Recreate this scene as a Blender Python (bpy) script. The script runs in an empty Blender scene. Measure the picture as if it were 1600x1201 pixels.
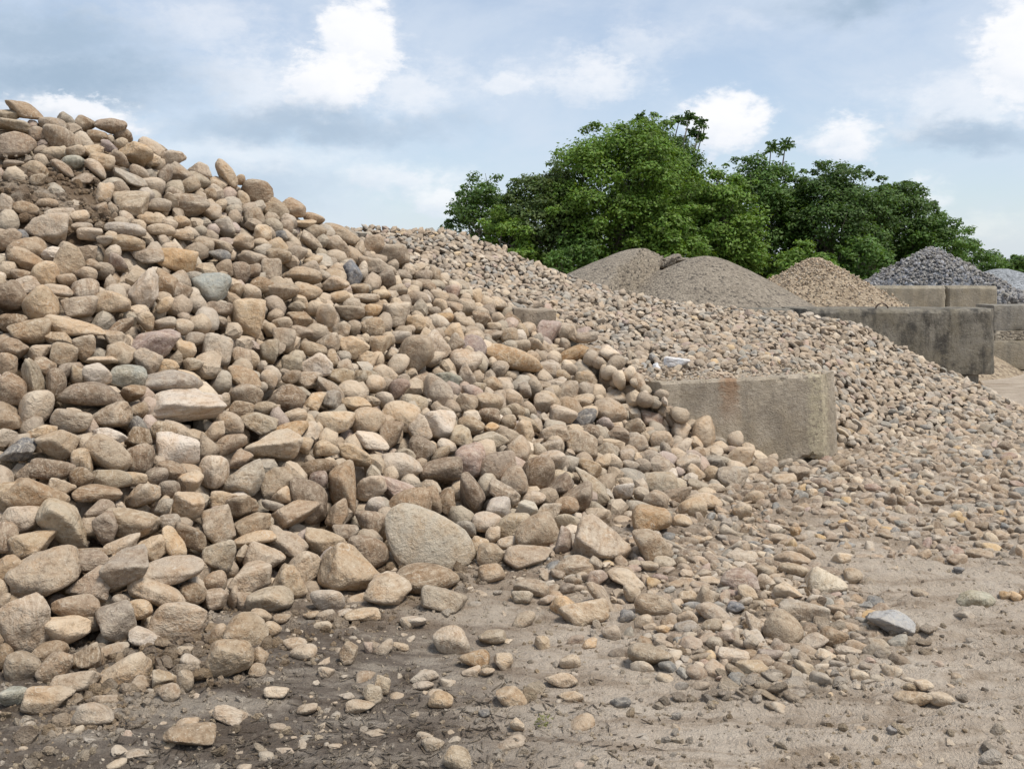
import bpy, bmesh, math, random
import numpy as np
from mathutils import Vector, Matrix
from mathutils.bvhtree import BVHTree

R = random.Random(7)
NR = np.random.default_rng(11)
rad = math.radians

# ------------------------------------------------------------------ camera, sky, sun, exposure
scene = bpy.context.scene
COL = scene.collection
CAM_H, FPX, HORIZON = 1.55, 1570.0, 430.0        # eye height (m), focal length and horizon in photo pixels

cam_data = bpy.data.cameras.new("camera")
cam = bpy.data.objects.new("camera", cam_data)
COL.objects.link(cam)
cam.location = (0, 0, CAM_H)
cam.rotation_euler = (rad(90), 0, 0)
cam_data.sensor_width = 36.0
cam_data.lens = FPX / 1600 * 36.0
cam_data.shift_y = -(600.5 - HORIZON) / 1600
cam_data.clip_start = 0.05
cam_data.clip_end = 2000
scene.camera = cam

SUN_EL, SUN_AZ = 64.0, 125.0       # azimuth measured from +Y (view) towards +X: the veiled sun stands high, behind the camera to the right
scene.view_settings.view_transform = 'Standard'
scene.view_settings.look = 'None'
scene.view_settings.exposure = 0.57
scene.view_settings.gamma = 1.0
scene.view_settings.use_curve_mapping = False
scene.cycles.use_denoising = True
scene.cycles.max_bounces = 6
scene.cycles.diffuse_bounces = 3
scene.cycles.transparent_max_bounces = 4


def sock(node, name):
    return node.inputs[name]


class NT:
    """small helper to write node trees as expressions"""
    def __init__(self, tree):
        self.t = tree
        self.n = tree.nodes
        self.l = tree.links

    def new(self, typ, **kw):
        nd = self.n.new(typ)
        for k, v in kw.items():
            setattr(nd, k, v)
        return nd

    def put(self, s, v):
        if hasattr(v, "is_output") or isinstance(v, bpy.types.NodeSocket):
            self.l.new(v, s)
        elif isinstance(v, (tuple, list)) and len(v) == 3 and s.type == 'RGBA':
            s.default_value = (*v, 1)
        else:
            s.default_value = v

    def m(self, op, a, b=0.0, c=None, clamp=False):
        nd = self.new('ShaderNodeMath', operation=op, use_clamp=clamp)
        self.put(nd.inputs[0], a)
        self.put(nd.inputs[1], b)
        if c is not None:
            self.put(nd.inputs[2], c)
        return nd.outputs[0]

    def v(self, op, a, b=(0, 0, 0)):
        nd = self.new('ShaderNodeVectorMath', operation=op)
        self.put(nd.inputs[0], a)
        if op == 'SCALE':
            self.put(nd.inputs['Scale'], b)
        else:
            self.put(nd.inputs[1], b)
        return nd.outputs[0]

    def mix(self, f, a, b, blend='MIX'):
        nd = self.new('ShaderNodeMix', data_type='RGBA', blend_type=blend)
        self.put(nd.inputs[0], f)
        self.put(nd.inputs[6], a)
        self.put(nd.inputs[7], b)
        return nd.outputs[2]

    def noise(self, vec, scale, detail=4.0, rough=0.55, dist=0.0, col=False):
        nd = self.new('ShaderNodeTexNoise')
        if vec is not None:
            self.l.new(vec, nd.inputs['Vector'])
        nd.inputs['Scale'].default_value = scale
        nd.inputs['Detail'].default_value = detail
        nd.inputs['Roughness'].default_value = rough
        nd.inputs['Distortion'].default_value = dist
        return nd.outputs['Color' if col else 'Fac']

    def ramp(self, f, lo, hi, a=0.0, b=1.0):
        nd = self.new('ShaderNodeMapRange', interpolation_type='SMOOTHSTEP')
        self.put(nd.inputs[0], f)
        self.put(nd.inputs[1], lo)
        self.put(nd.inputs[2], hi)
        self.put(nd.inputs[3], a)
        self.put(nd.inputs[4], b)
        return nd.outputs[0]

    def xyz(self, x, y, z):
        nd = self.new('ShaderNodeCombineXYZ')
        for i, s in enumerate((x, y, z)):
            self.put(nd.inputs[i], s)
        return nd.outputs[0]


# world: clear sky with summer cumulus, laid out by compass direction and height above the horizon
world = bpy.data.worlds.new("World")
scene.world = world
world.use_nodes = True
W = NT(world.node_tree)
W.n.clear()
sky = W.new('ShaderNodeTexSky', sky_type='NISHITA', sun_disc=False)
sky.sun_elevation = rad(SUN_EL)
sky.sun_rotation = rad(SUN_AZ)
sky.air_density = 1.0
sky.dust_density = 0.8
sky.ozone_density = 1.5
SKY_STRENGTH = 0.100


def cloud_dir(px, py):
    """compass angle and height above the horizon (radians) of a photo point"""
    x, z = (px - 800) / FPX, (HORIZON - py) / FPX
    return math.atan(x), math.atan(z / math.hypot(1, x))


tc = W.new('ShaderNodeTexCoord')
dirv = tc.outputs['Generated']
sep = W.new('ShaderNodeSeparateXYZ')
W.l.new(dirv, sep.inputs[0])
dx, dy, dz = sep.outputs
az = W.m('ARCTAN2', dx, dy)
el = W.m('ARCSINE', dz)
flat = W.xyz(az, W.m('MULTIPLY', el, 1.7), 0.0)
wob1 = W.v('SUBTRACT', W.noise(flat, 9.0, 6.0, 0.6, col=True), (0.5, 0.5, 0.5))
wob2 = W.v('SUBTRACT', W.noise(flat, 34.0, 6.0, 0.62, col=True), (0.5, 0.5, 0.5))
warp = W.v('ADD', W.v('SCALE', wob1, 0.075), W.v('SCALE', wob2, 0.036))
ws = W.new('ShaderNodeSeparateXYZ')
W.l.new(warp, ws.inputs[0])
waz = W.m('ADD', az, ws.outputs[0])
wel = W.m('ADD', el, W.m('MULTIPLY', ws.outputs[1], 0.8))
# (photo x, photo y, half width, half height, whiteness, softness)
CLOUDS = [
    (560, 78, 74, 108, 1.0, .50), (520, 130, 110, 60, 1.0, .5), (430, 140, 230, 120, .80, 1.0), (300, 50, 240, 60, .72, 1.0), (250, 130, 220, 50, .50, 1.0),
    (640, 150, 170, 70, .82, .9), (130, 178, 130, 36, 1.0, .6), (380, 250, 260, 50, .72, 1.0), (780, 125, 90, 42, .85, .8),
    (930, 125, 120, 50, .85, .8), (1132, 190, 70, 48, 1.0, .55), (1010, 65, 130, 55, .72, 1.0), (1320, 225, 75, 34, .95, .7),
    (1420, 215, 70, 26, .75, .8), (1578, 85, 58, 105, 1.0, .55), (1500, 170, 170, 60, .80, .9), (620, 290, 150, 45, .80, .9),
    (1440, 320, 60, 34, .78, .8), (1530, 360, 110, 26, .62, 1.0), (700, 320, 90, 40, .85, .8), (1700, 150, 150, 90, .8, .9),
    (1150, 30, 60, 24, .55, 1.0), (-120, 150, 150, 70, .6, 1.0), (860, 20, 120, 40, .5, 1.0),
]
edge_n = W.m('ADD', W.m('SUBTRACT', W.noise(flat, 13.0, 9.0, 0.62, 0.2), 0.5), W.m('MULTIPLY', W.m('SUBTRACT', W.noise(flat, 55.0, 6.0, 0.6), 0.5), 0.45))
white, lit = None, None
for (px, py, hw, hh, wh, soft) in CLOUDS:
    a0, e0 = cloud_dir(px, py)
    ua = W.m('DIVIDE', W.m('SUBTRACT', waz, a0), hw / FPX * 1.25)
    ue = W.m('DIVIDE', W.m('SUBTRACT', wel, e0), hh / FPX * 1.25)
    d2 = W.m('ADD', W.m('MULTIPLY', ua, ua), W.m('MULTIPLY', ue, ue))
    dd = W.m('ADD', W.m('SQRT', d2), W.m('MULTIPLY', edge_n, 1.5))
    k = W.ramp(dd, 1.0 + .35 * soft, .75 - .75 * soft, 0.0, wh)
    white = k if white is None else W.m('MAXIMUM', white, k)
    s = W.m('MULTIPLY', k, W.ramp(W.m('ADD', ue, W.m('MULTIPLY', ua, .35)), -1.1, .6, .35, 1.0))
    lit = s if lit is None else W.m('MAXIMUM', lit, s)
# the same kind of thin broken cloud everywhere else
veil = W.ramp(W.noise(flat, 5.0, 8.0, 0.6, 0.4), 0.32, 0.66, 0.42, 0.80)
veil = W.m('MAXIMUM', veil, W.ramp(el, 0.16, 0.0, 0.0, 0.75))
far_cloud = W.ramp(W.noise(dirv, 3.2, 8.0, 0.58, 0.3), 0.46, 0.68, 0.0, 0.8)
in_view = W.ramp(W.m('ABSOLUTE', az), 0.56, 0.72)
in_view = W.m('MAXIMUM', in_view, W.ramp(el, 0.30, 0.42))
white = W.m('MAXIMUM', white, W.m('MULTIPLY', far_cloud, in_view))
lit = W.m('MAXIMUM', lit, W.m('MULTIPLY', W.m('MULTIPLY', far_cloud, in_view), 0.7))
cover = W.m('MAXIMUM', white, veil)
grain = W.noise(flat, 26.0, 8.0, 0.62)
shade = W.m('ADD', lit, W.m('MULTIPLY', W.m('SUBTRACT', grain, 0.5), 0.55))
cloud_col = W.mix(W.ramp(shade, 0.15, 1.0), (0.420, 0.470, 0.540), (0.600, 0.604, 0.620))
# broad grey-blue undersides
under = None
for (px, py, hw, hh, am) in ((90, 120, 230, 70, 1.0), (1370, -8, 150, 34, 1.0), (480, 195, 260, 38, .75), (1520, 215, 130, 28, .75), (60, 60, 190, 60, .85), (400, 300, 150, 40, .4)):
    a0, e0 = cloud_dir(px, py)
    ua = W.m('DIVIDE', W.m('SUBTRACT', waz, a0), hw / FPX)
    ue = W.m('DIVIDE', W.m('SUBTRACT', wel, e0), hh / FPX)
    dd = W.m('ADD', W.m('SQRT', W.m('ADD', W.m('MULTIPLY', ua, ua), W.m('MULTIPLY', ue, ue))), W.m('MULTIPLY', edge_n, 1.2))
    k = W.ramp(dd, 1.3, 0.0, 0.0, am)
    under = k if under is None else W.m('MAXIMUM', under, k)
under = W.m('MULTIPLY', under, W.m('SUBTRACT', 1.0, W.ramp(lit, 0.60, 0.95, 0.0, 0.9)))
skycol = W.v('SCALE', sky.outputs[0], SKY_STRENGTH)
CLOUD_GAIN = 1.12
base = W.mix(cover, skycol, W.v('SCALE', cloud_col, CLOUD_GAIN))
base = W.mix(under, base, (0.265, 0.345, 0.440))
bg = W.new('ShaderNodeBackground')
W.l.new(base, bg.inputs[0])
bg.inputs[1].default_value = 1.0
wo = W.new('ShaderNodeOutputWorld')
W.l.new(bg.outputs[0], wo.inputs[0])

sun_data = bpy.data.lights.new("sun", 'SUN')
sun_data.energy = 2.8
sun_data.angle = rad(17)
sun_data.color = (1.0, 0.95, 0.87)
sun = bpy.data.objects.new("sun", sun_data)
COL.objects.link(sun)
sd = Vector((math.sin(rad(SUN_AZ)) * math.cos(rad(SUN_EL)), math.cos(rad(SUN_AZ)) * math.cos(rad(SUN_EL)), math.sin(rad(SUN_EL))))
sun.rotation_euler = sd.to_track_quat('Z', 'Y').to_euler()
sun.location = sd * 50


# ------------------------------------------------------------------ helpers
def at(px, py, Y):
    """the point at depth Y that stands behind a photo pixel"""
    return np.array([(px - 800) / FPX * Y, Y, CAM_H - (py - HORIZON) / FPX * Y])


def topx(p):
    return 800 + FPX * p[..., 0] / p[..., 1], HORIZON - FPX * (p[..., 2] - CAM_H) / p[..., 1]


def _hash(i, j, k, s):
    h = (i * 374761393 + j * 668265263 + k * 2147483647 + s * 1274126177) & 0xFFFFFFFF
    h = ((h ^ (h >> 13)) * 1274126177) & 0xFFFFFFFF
    h = ((h ^ (h >> 16)) * 2246822519) & 0xFFFFFFFF
    return ((h ^ (h >> 15)) & 0xFFFF) / 65535.0


def vnoise(p, seed=0):
    p = np.asarray(p, float)
    if p.shape[-1] == 2:
        p = np.concatenate([p, np.full(p.shape[:-1] + (1,), 0.37)], -1)
    i = np.floor(p).astype(np.int64)
    f = p - i
    u = f * f * f * (f * (f * 6 - 15) + 10)
    out = 0
    for a in (0, 1):
        for b in (0, 1):
            for c in (0, 1):
                w = (u[..., 0] if a else 1 - u[..., 0]) * (u[..., 1] if b else 1 - u[..., 1]) * (u[..., 2] if c else 1 - u[..., 2])
                out = out + w * _hash(i[..., 0] + a, i[..., 1] + b, i[..., 2] + c, seed)
    return out * 2 - 1


def fbm(p, octv=4, gain=0.5, seed=0):
    p = np.asarray(p, float)
    o, a, t = 0, 1.0, 0
    for k in range(octv):
        o = o + a * vnoise(p * 2 ** k + 17.3 * k, seed + k)
        t += a
        a *= gain
    return o / t


def mesh_np(name, V, F, smooth=True, col=None):
    """mesh from numpy arrays, F is (m,3) or (m,4)"""
    V = np.ascontiguousarray(V, np.float32)
    F = np.ascontiguousarray(F, np.int32)
    k = F.shape[1]
    me = bpy.data.meshes.new(name)
    me.vertices.add(len(V))
    me.vertices.foreach_set('co', V.ravel())
    me.loops.add(F.size)
    me.loops.foreach_set('vertex_index', F.ravel())
    me.polygons.add(len(F))
    me.polygons.foreach_set('loop_start', np.arange(len(F), dtype=np.int32) * k)
    me.update(calc_edges=True)
    me.polygons.foreach_set('use_smooth', np.full(len(F), smooth))
    if col is not None:
        ca = me.color_attributes.new('Col', 'FLOAT_COLOR', 'POINT')
        c4 = np.ones((len(V), 4), np.float32)
        c4[:, :3] = col
        ca.data.foreach_set('color', c4.ravel())
    return me


def link(name, me, mat=None, parent=None, **props):
    o = bpy.data.objects.new(name, me)
    COL.objects.link(o)
    if mat is not None and me is not None:
        if not me.materials:
            me.materials.append(mat)
    if parent is not None:
        o.parent = parent
    for k, v in props.items():
        o[k] = v
    return o


def empty(name, loc=(0, 0, 0), **props):
    o = link(name, None, **props)
    o.location = loc
    return o


def grid_faces(nr, nc):
    a = np.arange(nr * nc).reshape(nr, nc)
    return np.stack([a[:-1, :-1], a[:-1, 1:], a[1:, 1:], a[1:, :-1]], -1).reshape(-1, 4)


# ------------------------------------------------------------------ materials
def new_mat(name):
    m = bpy.data.materials.new(name)
    m.use_nodes = True
    t = NT(m.node_tree)
    t.n.clear()
    out = t.new('ShaderNodeOutputMaterial')
    b = t.new('ShaderNodeBsdfPrincipled')
    t.l.new(b.outputs[0], out.inputs[0])
    b.inputs['Roughness'].default_value = 0.92
    b.inputs['Specular IOR Level'].default_value = 0.25
    return m, t, b


def rock_material(name, per_object, fine=1.0):
    m, t, b = new_mat(name)
    geo = t.new('ShaderNodeNewGeometry')
    pos = geo.outputs['Position']
    if per_object:
        oi = t.new('ShaderNodeObjectInfo')
        base = oi.outputs['Color']
        pos = t.v('ADD', pos, t.v('SCALE', t.xyz(oi.outputs['Random'], 0.37, oi.outputs['Random']), 53.0))
    else:
        at_ = t.new('ShaderNodeAttribute', attribute_name='Col')
        base = at_.outputs['Color']
    n1 = t.noise(pos, 9 * fine, 5, 0.6, 0.3)
    n2 = t.noise(pos, 38 * fine, 5, 0.62)
    n3 = t.noise(pos, 140 * fine, 3, 0.6)
    # warm stains, pale dusty skin, dark mineral grains
    c = t.mix(t.ramp(n1, 0.38, 0.70, 0.0, 0.55), base, t.mix(1.0, base, (1.0, 0.80, 0.60), 'MULTIPLY'))
    c = t.mix(t.ramp(n2, 0.47, 0.68, 0.0, 0.62), c, t.mix(0.50, base, (0.56, 0.47, 0.35)))
    c = t.mix(t.ramp(n2, 0.47, 0.32, 0.0, 0.62), c, t.mix(1.0, c, (0.55, 0.50, 0.44), 'MULTIPLY'))
    c = t.mix(t.ramp(n3, 0.58, 0.70, 0.0, 0.55), c, (0.60, 0.53, 0.43))
    c = t.mix(t.ramp(n3, 0.36, 0.26, 0.0, 0.6), c, (0.085, 0.062, 0.045))
    # thin pale scratches and quartz veins
    w = t.new('ShaderNodeTexNoise')
    t.l.new(pos, w.inputs['Vector'])
    w.inputs['Scale'].default_value = 6.5 * fine
    w.inputs['Detail'].default_value = 2.0
    vein = t.m('ABSOLUTE', t.m('SUBTRACT', w.outputs['Fac'], 0.5))
    c = t.mix(t.m('MULTIPLY', t.ramp(vein, 0.006, 0.0, 0.0, 0.55), t.ramp(n1, 0.45, 0.62)), c, (0.55, 0.50, 0.42))
    if per_object:      # some stones are banded
        tco = t.new('ShaderNodeTexCoord')
        band = t.noise(t.v('MULTIPLY', t.v('ADD', tco.outputs['Object'], t.v('SCALE', t.noise(tco.outputs['Object'], 1.5, 3, 0.6, col=True), 0.5)), (0.7, 0.7, 6.0)), 1.3, 4, 0.65)
        bm_ = t.m('GREATER_THAN', t.m('FRACT', t.m('MULTIPLY', oi.outputs['Random'], 7.31)), 0.62)
        c = t.mix(t.m('MULTIPLY', bm_, t.ramp(band, 0.48, 0.62, 0.0, 0.55)), c, t.mix(1.0, c, (0.66, 0.60, 0.54), 'MULTIPLY'))
        c = t.mix(t.m('MULTIPLY', bm_, t.ramp(band, 0.46, 0.34, 0.0, 0.45)), c, (0.58, 0.50, 0.39))
    # worn pale edges
    c = t.mix(t.ramp(geo.outputs['Pointiness'], 0.52, 0.60, 0.0, 0.45), c, t.mix(0.5, base, (0.62, 0.54, 0.43)))
    t.l.new(c, b.inputs['Base Color'])
    bp = t.new('ShaderNodeBump')
    bp.inputs['Strength'].default_value = 0.85
    bp.inputs['Distance'].default_value = 0.014 / fine
    hgt = t.m('ADD', t.m('MULTIPLY', n2, 0.9), t.m('MULTIPLY', n3, 0.40))
    hgt = t.m('ADD', hgt, t.m('MULTIPLY', t.noise(pos, 17 * fine, 4, 0.6, 0.8), 1.3))
    t.l.new(hgt, bp.inputs['Height'])
    t.l.new(bp.outputs[0], b.inputs['Normal'])
    return m


M_ROCK = rock_material('fieldstone', True)
M_ROCKS = rock_material('fieldstone_mass', False)
M_GRAVEL = rock_material('river_gravel', True, 2.2)
M_GRAVELS = rock_material('river_gravel_mass', False, 2.2)


def dirt_material(name):
    m, t, b = new_mat(name)
    geo = t.new('ShaderNodeNewGeometry')
    pos = geo.outputs['Position']
    at_ = t.new('ShaderNodeAttribute', attribute_name='Col')
    base = at_.outputs['Color']
    n1 = t.noise(pos, 3.0, 6, 0.62, 0.4)
    n2 = t.noise(pos, 22, 6, 0.65, 0.3)
    n3 = t.noise(pos, 120, 4, 0.65)
    ns = t.noise(t.v('MULTIPLY', pos, (0.9, 3.2, 1.0)), 2.2, 7, 0.66, 0.6)
    c = t.mix(t.ramp(ns, 0.38, 0.53, 0.80, 0.0), base, t.mix(1.0, base, (0.62, 0.57, 0.52), 'MULTIPLY'))
    c = t.mix(t.ramp(ns, 0.51, 0.64, 0.0, 0.80), c, t.mix(0.55, base, (0.60, 0.52, 0.42)))
    c = t.mix(t.ramp(n1, 0.40, 0.68, 0.0, 0.45), c, t.mix(1.0, c, (0.74, 0.70, 0.66), 'MULTIPLY'))
    c = t.mix(t.ramp(n2, 0.50, 0.74, 0.0, 0.55), c, t.mix(0.35, base, (0.52, 0.44, 0.34)))
    c = t.mix(t.ramp(n2, 0.45, 0.30, 0.0, 0.60), c, t.mix(1.0, c, (0.55, 0.50, 0.45), 'MULTIPLY'))
    c = t.mix(t.ramp(n3, 0.60, 0.75, 0.0, 0.5), c, (0.50, 0.43, 0.34))
    c = t.mix(t.ramp(n3, 0.40, 0.28, 0.0, 0.5), c, (0.09, 0.066, 0.048))
    t.l.new(c, b.inputs['Base Color'])
    bp = t.new('ShaderNodeBump')
    bp.inputs['Strength'].default_value = 0.9
    bp.inputs['Distance'].default_value = 0.036
    vo = t.new('ShaderNodeTexVoronoi', feature='DISTANCE_TO_EDGE')
    t.l.new(t.v('ADD', pos, t.v('SCALE', t.noise(pos, 12, 3, 0.6, col=True), 0.05)), vo.inputs['Vector'])
    vo.inputs['Scale'].default_value = 11.0
    crack = t.m('MULTIPLY', t.ramp(vo.outputs['Distance'], 0.03, 0.0, 0.0, -0.16), t.ramp(n1, 0.45, 0.60))
    h = t.m('ADD', t.m('ADD', t.m('MULTIPLY', n2, 1.5), t.m('MULTIPLY', n3, 0.6)), t.m('ADD', crack, t.m('MULTIPLY', t.noise(pos, 55, 4, 0.7, 0.5), 0.8)))
    t.l.new(h, bp.inputs['Height'])
    t.l.new(bp.outputs[0], b.inputs['Normal'])
    return m


M_DIRT = dirt_material('dusty_dirt')


def grain_material(name, lo, hi, dark, scale, bump=0.02):
    """fine aggregate: grains too small to pick apart"""
    m, t, b = new_mat(name)
    geo = t.new('ShaderNodeNewGeometry')
    pos = geo.outputs['Position']
    vo = t.new('ShaderNodeTexVoronoi')
    t.l.new(pos, vo.inputs['Vector'])
    vo.inputs['Scale'].default_value = scale
    sp = t.new('ShaderNodeSeparateColor')
    t.l.new(vo.outputs['Color'], sp.inputs[0])
    c = t.mix(sp.outputs[0], lo, hi)
    c = t.mix(t.ramp(sp.outputs[1], 0.80, 0.95), c, dark)
    n = t.noise(pos, 1.6, 5, 0.6, 0.3)
    c = t.mix(t.ramp(n, 0.4, 0.7, 0.0, 0.35), c, t.mix(1.0, c, (0.7, 0.68, 0.66), 'MULTIPLY'))
    t.l.new(c, b.inputs['Base Color'])
    bp = t.new('ShaderNodeBump')
    bp.inputs['Strength'].default_value = 0.8
    bp.inputs['Distance'].default_value = bump
    t.l.new(t.m('SUBTRACT', sp.outputs[2], t.m('MULTIPLY', vo.outputs['Distance'], 1.0)), bp.inputs['Height'])
    t.l.new(bp.outputs[0], b.inputs['Normal'])
    return m


def concrete_material(name, base, dark, streak, rust_at=None, pale_corner=None):
    m, t, b = new_mat(name)
    tcx = t.new('ShaderNodeTexCoord')
    p = tcx.outputs['Object']
    s = t.new('ShaderNodeSeparateXYZ')
    t.l.new(p, s.inputs[0])
    n1 = t.noise(p, 2.4, 6, 0.62, 0.4)
    n2 = t.noise(p, 26, 6, 0.68)
    n3 = t.noise(p, 110, 4, 0.65)
    vs = t.v('MULTIPLY', p, (4.5, 4.5, 1.1))
    n4 = t.m('ADD', t.m('MULTIPLY', t.noise(vs, 1.0, 7, 0.68, 0.5), 0.6), t.m('MULTIPLY', t.noise(p, 6.0, 7, 0.7, 0.3), 0.4))
    c = t.mix(t.ramp(n1, 0.36, 0.66), base, t.mix(1.0, base, (0.80, 0.77, 0.70), 'MULTIPLY'))
    c = t.mix(t.ramp(n4, 0.44, 0.62, 0.0, streak), c, dark)
    c = t.mix(t.ramp(n2, 0.55, 0.75, 0.0, 0.5), c, t.mix(0.5, base, (0.55, 0.51, 0.43)))
    c = t.mix(t.ramp(n2, 0.46, 0.30, 0.0, 0.85), c, t.mix(0.65, c, dark))
    c = t.mix(t.ramp(n3, 0.40, 0.27, 0.0, 0.7), c, (0.075, 0.065, 0.05))
    if rust_at is not None:
        rx, rz, rw = rust_at
        k = t.ramp(t.m('ABSOLUTE', t.m('SUBTRACT', t.m('ADD', s.outputs[0], t.m('ADD', t.m('MULTIPLY', t.m('SUBTRACT', n2, 0.5), 0.14), t.m('MULTIPLY', t.m('SUBTRACT', n4, 0.5), 0.35))), rx)), rw, rw * 0.15)
        k = t.m('MULTIPLY', k, t.ramp(t.m('ADD', s.outputs[2], t.m('MULTIPLY', t.m('SUBTRACT', n4, 0.5), 0.25)), rz - 0.46, rz, 0.0, 0.70))
        c = t.mix(k, c, (0.30, 0.165, 0.085))
    if pale_corner is not None:
        cx, w = pale_corner
        k = t.ramp(t.m('ABSOLUTE', t.m('SUBTRACT', t.m('ADD', s.outputs[0], t.m('MULTIPLY', t.m('SUBTRACT', t.noise(p, 9, 5, 0.7), 0.5), 0.22)), cx)), w, w * 0.4)
        c = t.mix(t.m('MULTIPLY', k, t.ramp(n2, 0.35, 0.55)), c, (0.50, 0.43, 0.30))
    t.l.new(c, b.inputs['Base Color'])
    bp = t.new('ShaderNodeBump')
    bp.inputs['Strength'].default_value = 1.0
    bp.inputs['Distance'].default_value = 0.020
    t.l.new(t.m('ADD', t.m('ADD', n2, t.m('MULTIPLY', n3, 0.6)), t.m('MULTIPLY', t.ramp(t.noise(p, 48, 3, 0.5), 0.36, 0.28), -0.7)), bp.inputs['Height'])
    t.l.new(bp.outputs[0], b.inputs['Normal'])
    return m


# ------------------------------------------------------------------ rock shapes
_ICO = {}


def ico(level):
    if level not in _ICO:
        bm = bmesh.new()
        bmesh.ops.create_icosphere(bm, subdivisions=level, radius=1.0)
        V = np.array([v.co[:] for v in bm.verts])
        F = np.array([[v.index for v in f.verts] for f in bm.faces])
        bm.free()
        _ICO[level] = (V / np.linalg.norm(V, axis=1)[:, None], F)
    return _ICO[level]


class RockShape:
    def __init__(self, kind, seed):
        r = np.random.default_rng(seed)
        K = {'r': 13, 'a': 11, 's': 13}[kind]
        n = r.normal(size=(K, 3))
        n = np.concatenate([n, [[1, 0, 0], [-1, 0, 0], [0, 1, 0], [0, -1, 0], [0, 0, 1], [0, 0, -1]] + r.normal(size=(6, 3)) * .35])
        self.n = n / np.linalg.norm(n, axis=1)[:, None]
        lo, hi, self.p, self.amp = {'r': (.78, 1.14, r.uniform(4.5, 9), .040), 'a': (.58, 1.10, r.uniform(9, 26), .045), 's': (.68, 1.08, r.uniform(9, 22), .045)}[kind]
        self.h = r.uniform(lo, hi, len(self.n))
        self.off = r.uniform(0, 50, 3)
        self.seed = seed
        self.cache = {}

    def verts(self, level):
        if level not in self.cache:
            d, F = ico(level)
            q = np.maximum(d @ self.n.T, 0) / self.h
            rr = (q ** self.p).sum(1) ** (-1 / self.p)
            rr = rr * (1 + self.amp * 1.6 * fbm(d * 1.7 + self.off, 2, .5, self.seed) + self.amp * (fbm(d * 5 + self.off, 3, .6, self.seed) if level > 2 else 0))
            V = d * rr[:, None]
            lo, hi = V.min(0), V.max(0)
            self.cache[level] = (V - (lo + hi) / 2) / ((hi - lo) / 2)
        return self.cache[level], ico(level)[1]


class DiscShape(RockShape):
    def __init__(self, seed):
        super().__init__('r', seed)
        self.p, self.h = 3.6, np.random.default_rng(seed).uniform(.9, 1.08, len(self.n))


SHAPES = {k: [RockShape(k, 100 * i + o) for i in range(n)] for k, n, o in (('r', 34, 1), ('a', 40, 2), ('s', 16, 3))}
SHAPES['d'] = [DiscShape(77)]
_RM = {}


def rock_mesh(kind, idx, level, mat):
    key = (kind, idx, level, mat.name)
    if key not in _RM:
        V, F = SHAPES[kind][idx].verts(level)
        me = mesh_np({'r': 'rounded_stone', 'a': 'angular_stone', 's': 'flat_stone', 'd': 'disc_stone'}[kind], V, F)
        me.materials.append(mat)
        _RM[key] = me
    return _RM[key]


CUBE_ROT = []
for a in range(4):
    for b_ in ((0, 0), (1, 0), (2, 0), (3, 0), (0, 1), (0, 3)):
        mt = Matrix.Rotation(a * math.pi / 2, 3, 'Z') @ Matrix.Rotation(b_[0] * math.pi / 2, 3, 'X') @ Matrix.Rotation(b_[1] * math.pi / 2, 3, 'Y')
        CUBE_ROT.append(mt)

PAL = {'t': (.388, .302, .214), 'b': (.270, .199, .136), 'g': (.322, .272, .208), 'w': (.490, .405, .312), 'k': (.140, .140, .145),
       'p': (.325, .245, .205), 'o': (.425, .290, .165), 'n': (.280, .280, .240), 'y': (.550, .470, .345), 'x': (.62, .60, .56), 'q': (.310, .310, .312)}


def tint(c, amt=.12, rng=R):
    k = 1 + rng.uniform(-amt, amt) * 1.3
    w = rng.uniform(-amt, amt) * .5
    return tuple(max(.02, x) for x in (c[0] * k * (1 + w * .5), c[1] * k, c[2] * k * (1 - w)))


class Mass:
    """many small stones joined into one object of kind stuff"""
    def __init__(self):
        self.V, self.F, self.C, self.S, self.n = [], [], [], [], 0

    def add(self, V, F, col, smooth=True):
        self.S.append(np.full(len(F), smooth))
        self.V.append(V)
        self.F.append(F + self.n)
        self.C.append(np.broadcast_to(np.asarray(col, float), (len(V), 3)))
        self.n += len(V)

    def rock(self, kind, p, dims, col, level, rot=None):
        V, F = R.choice(SHAPES[kind]).verts(level)
        if rot is None:
            rot = rand_rot()
        V = (V * (np.asarray(dims) / 2)) @ rot.T + p
        self.add(V, F, col, kind == 'r' or level > 2)

    def build(self, name, mat, **props):
        me = mesh_np(name, np.concatenate(self.V), np.concatenate(self.F), True, np.concatenate(self.C))
        me.polygons.foreach_set('use_smooth', np.concatenate(self.S))
        me.materials.append(mat)
        return link(name, me, None, **props)


def rand_rot():
    q = NR.normal(size=4)
    q /= np.linalg.norm(q)
    w, x, y, z = q
    return np.array([[1 - 2 * (y * y + z * z), 2 * (x * y - z * w), 2 * (x * z + y * w)], [2 * (x * y + z * w), 1 - 2 * (x * x + z * z), 2 * (y * z - x * w)], [2 * (x * z - y * w), 2 * (y * z + x * w), 1 - 2 * (x * x + y * y)]])


def lay_rot(n, tilt=.35):
    """random turn with the short (local z) axis roughly along n"""
    z = np.asarray(n) + NR.normal(size=3) * tilt
    z /= np.linalg.norm(z)
    a = NR.normal(size=3)
    x = a - z * (a @ z)
    x /= np.linalg.norm(x)
    return np.stack([x, np.cross(z, x), z], 1)

# ------------------------------------------------------------------ the lie of the land
def gpt(px, py):
    Y = CAM_H * FPX / (py - HORIZON)
    return np.array([(px - 800) / FPX * Y, Y, 0.0])


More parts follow.
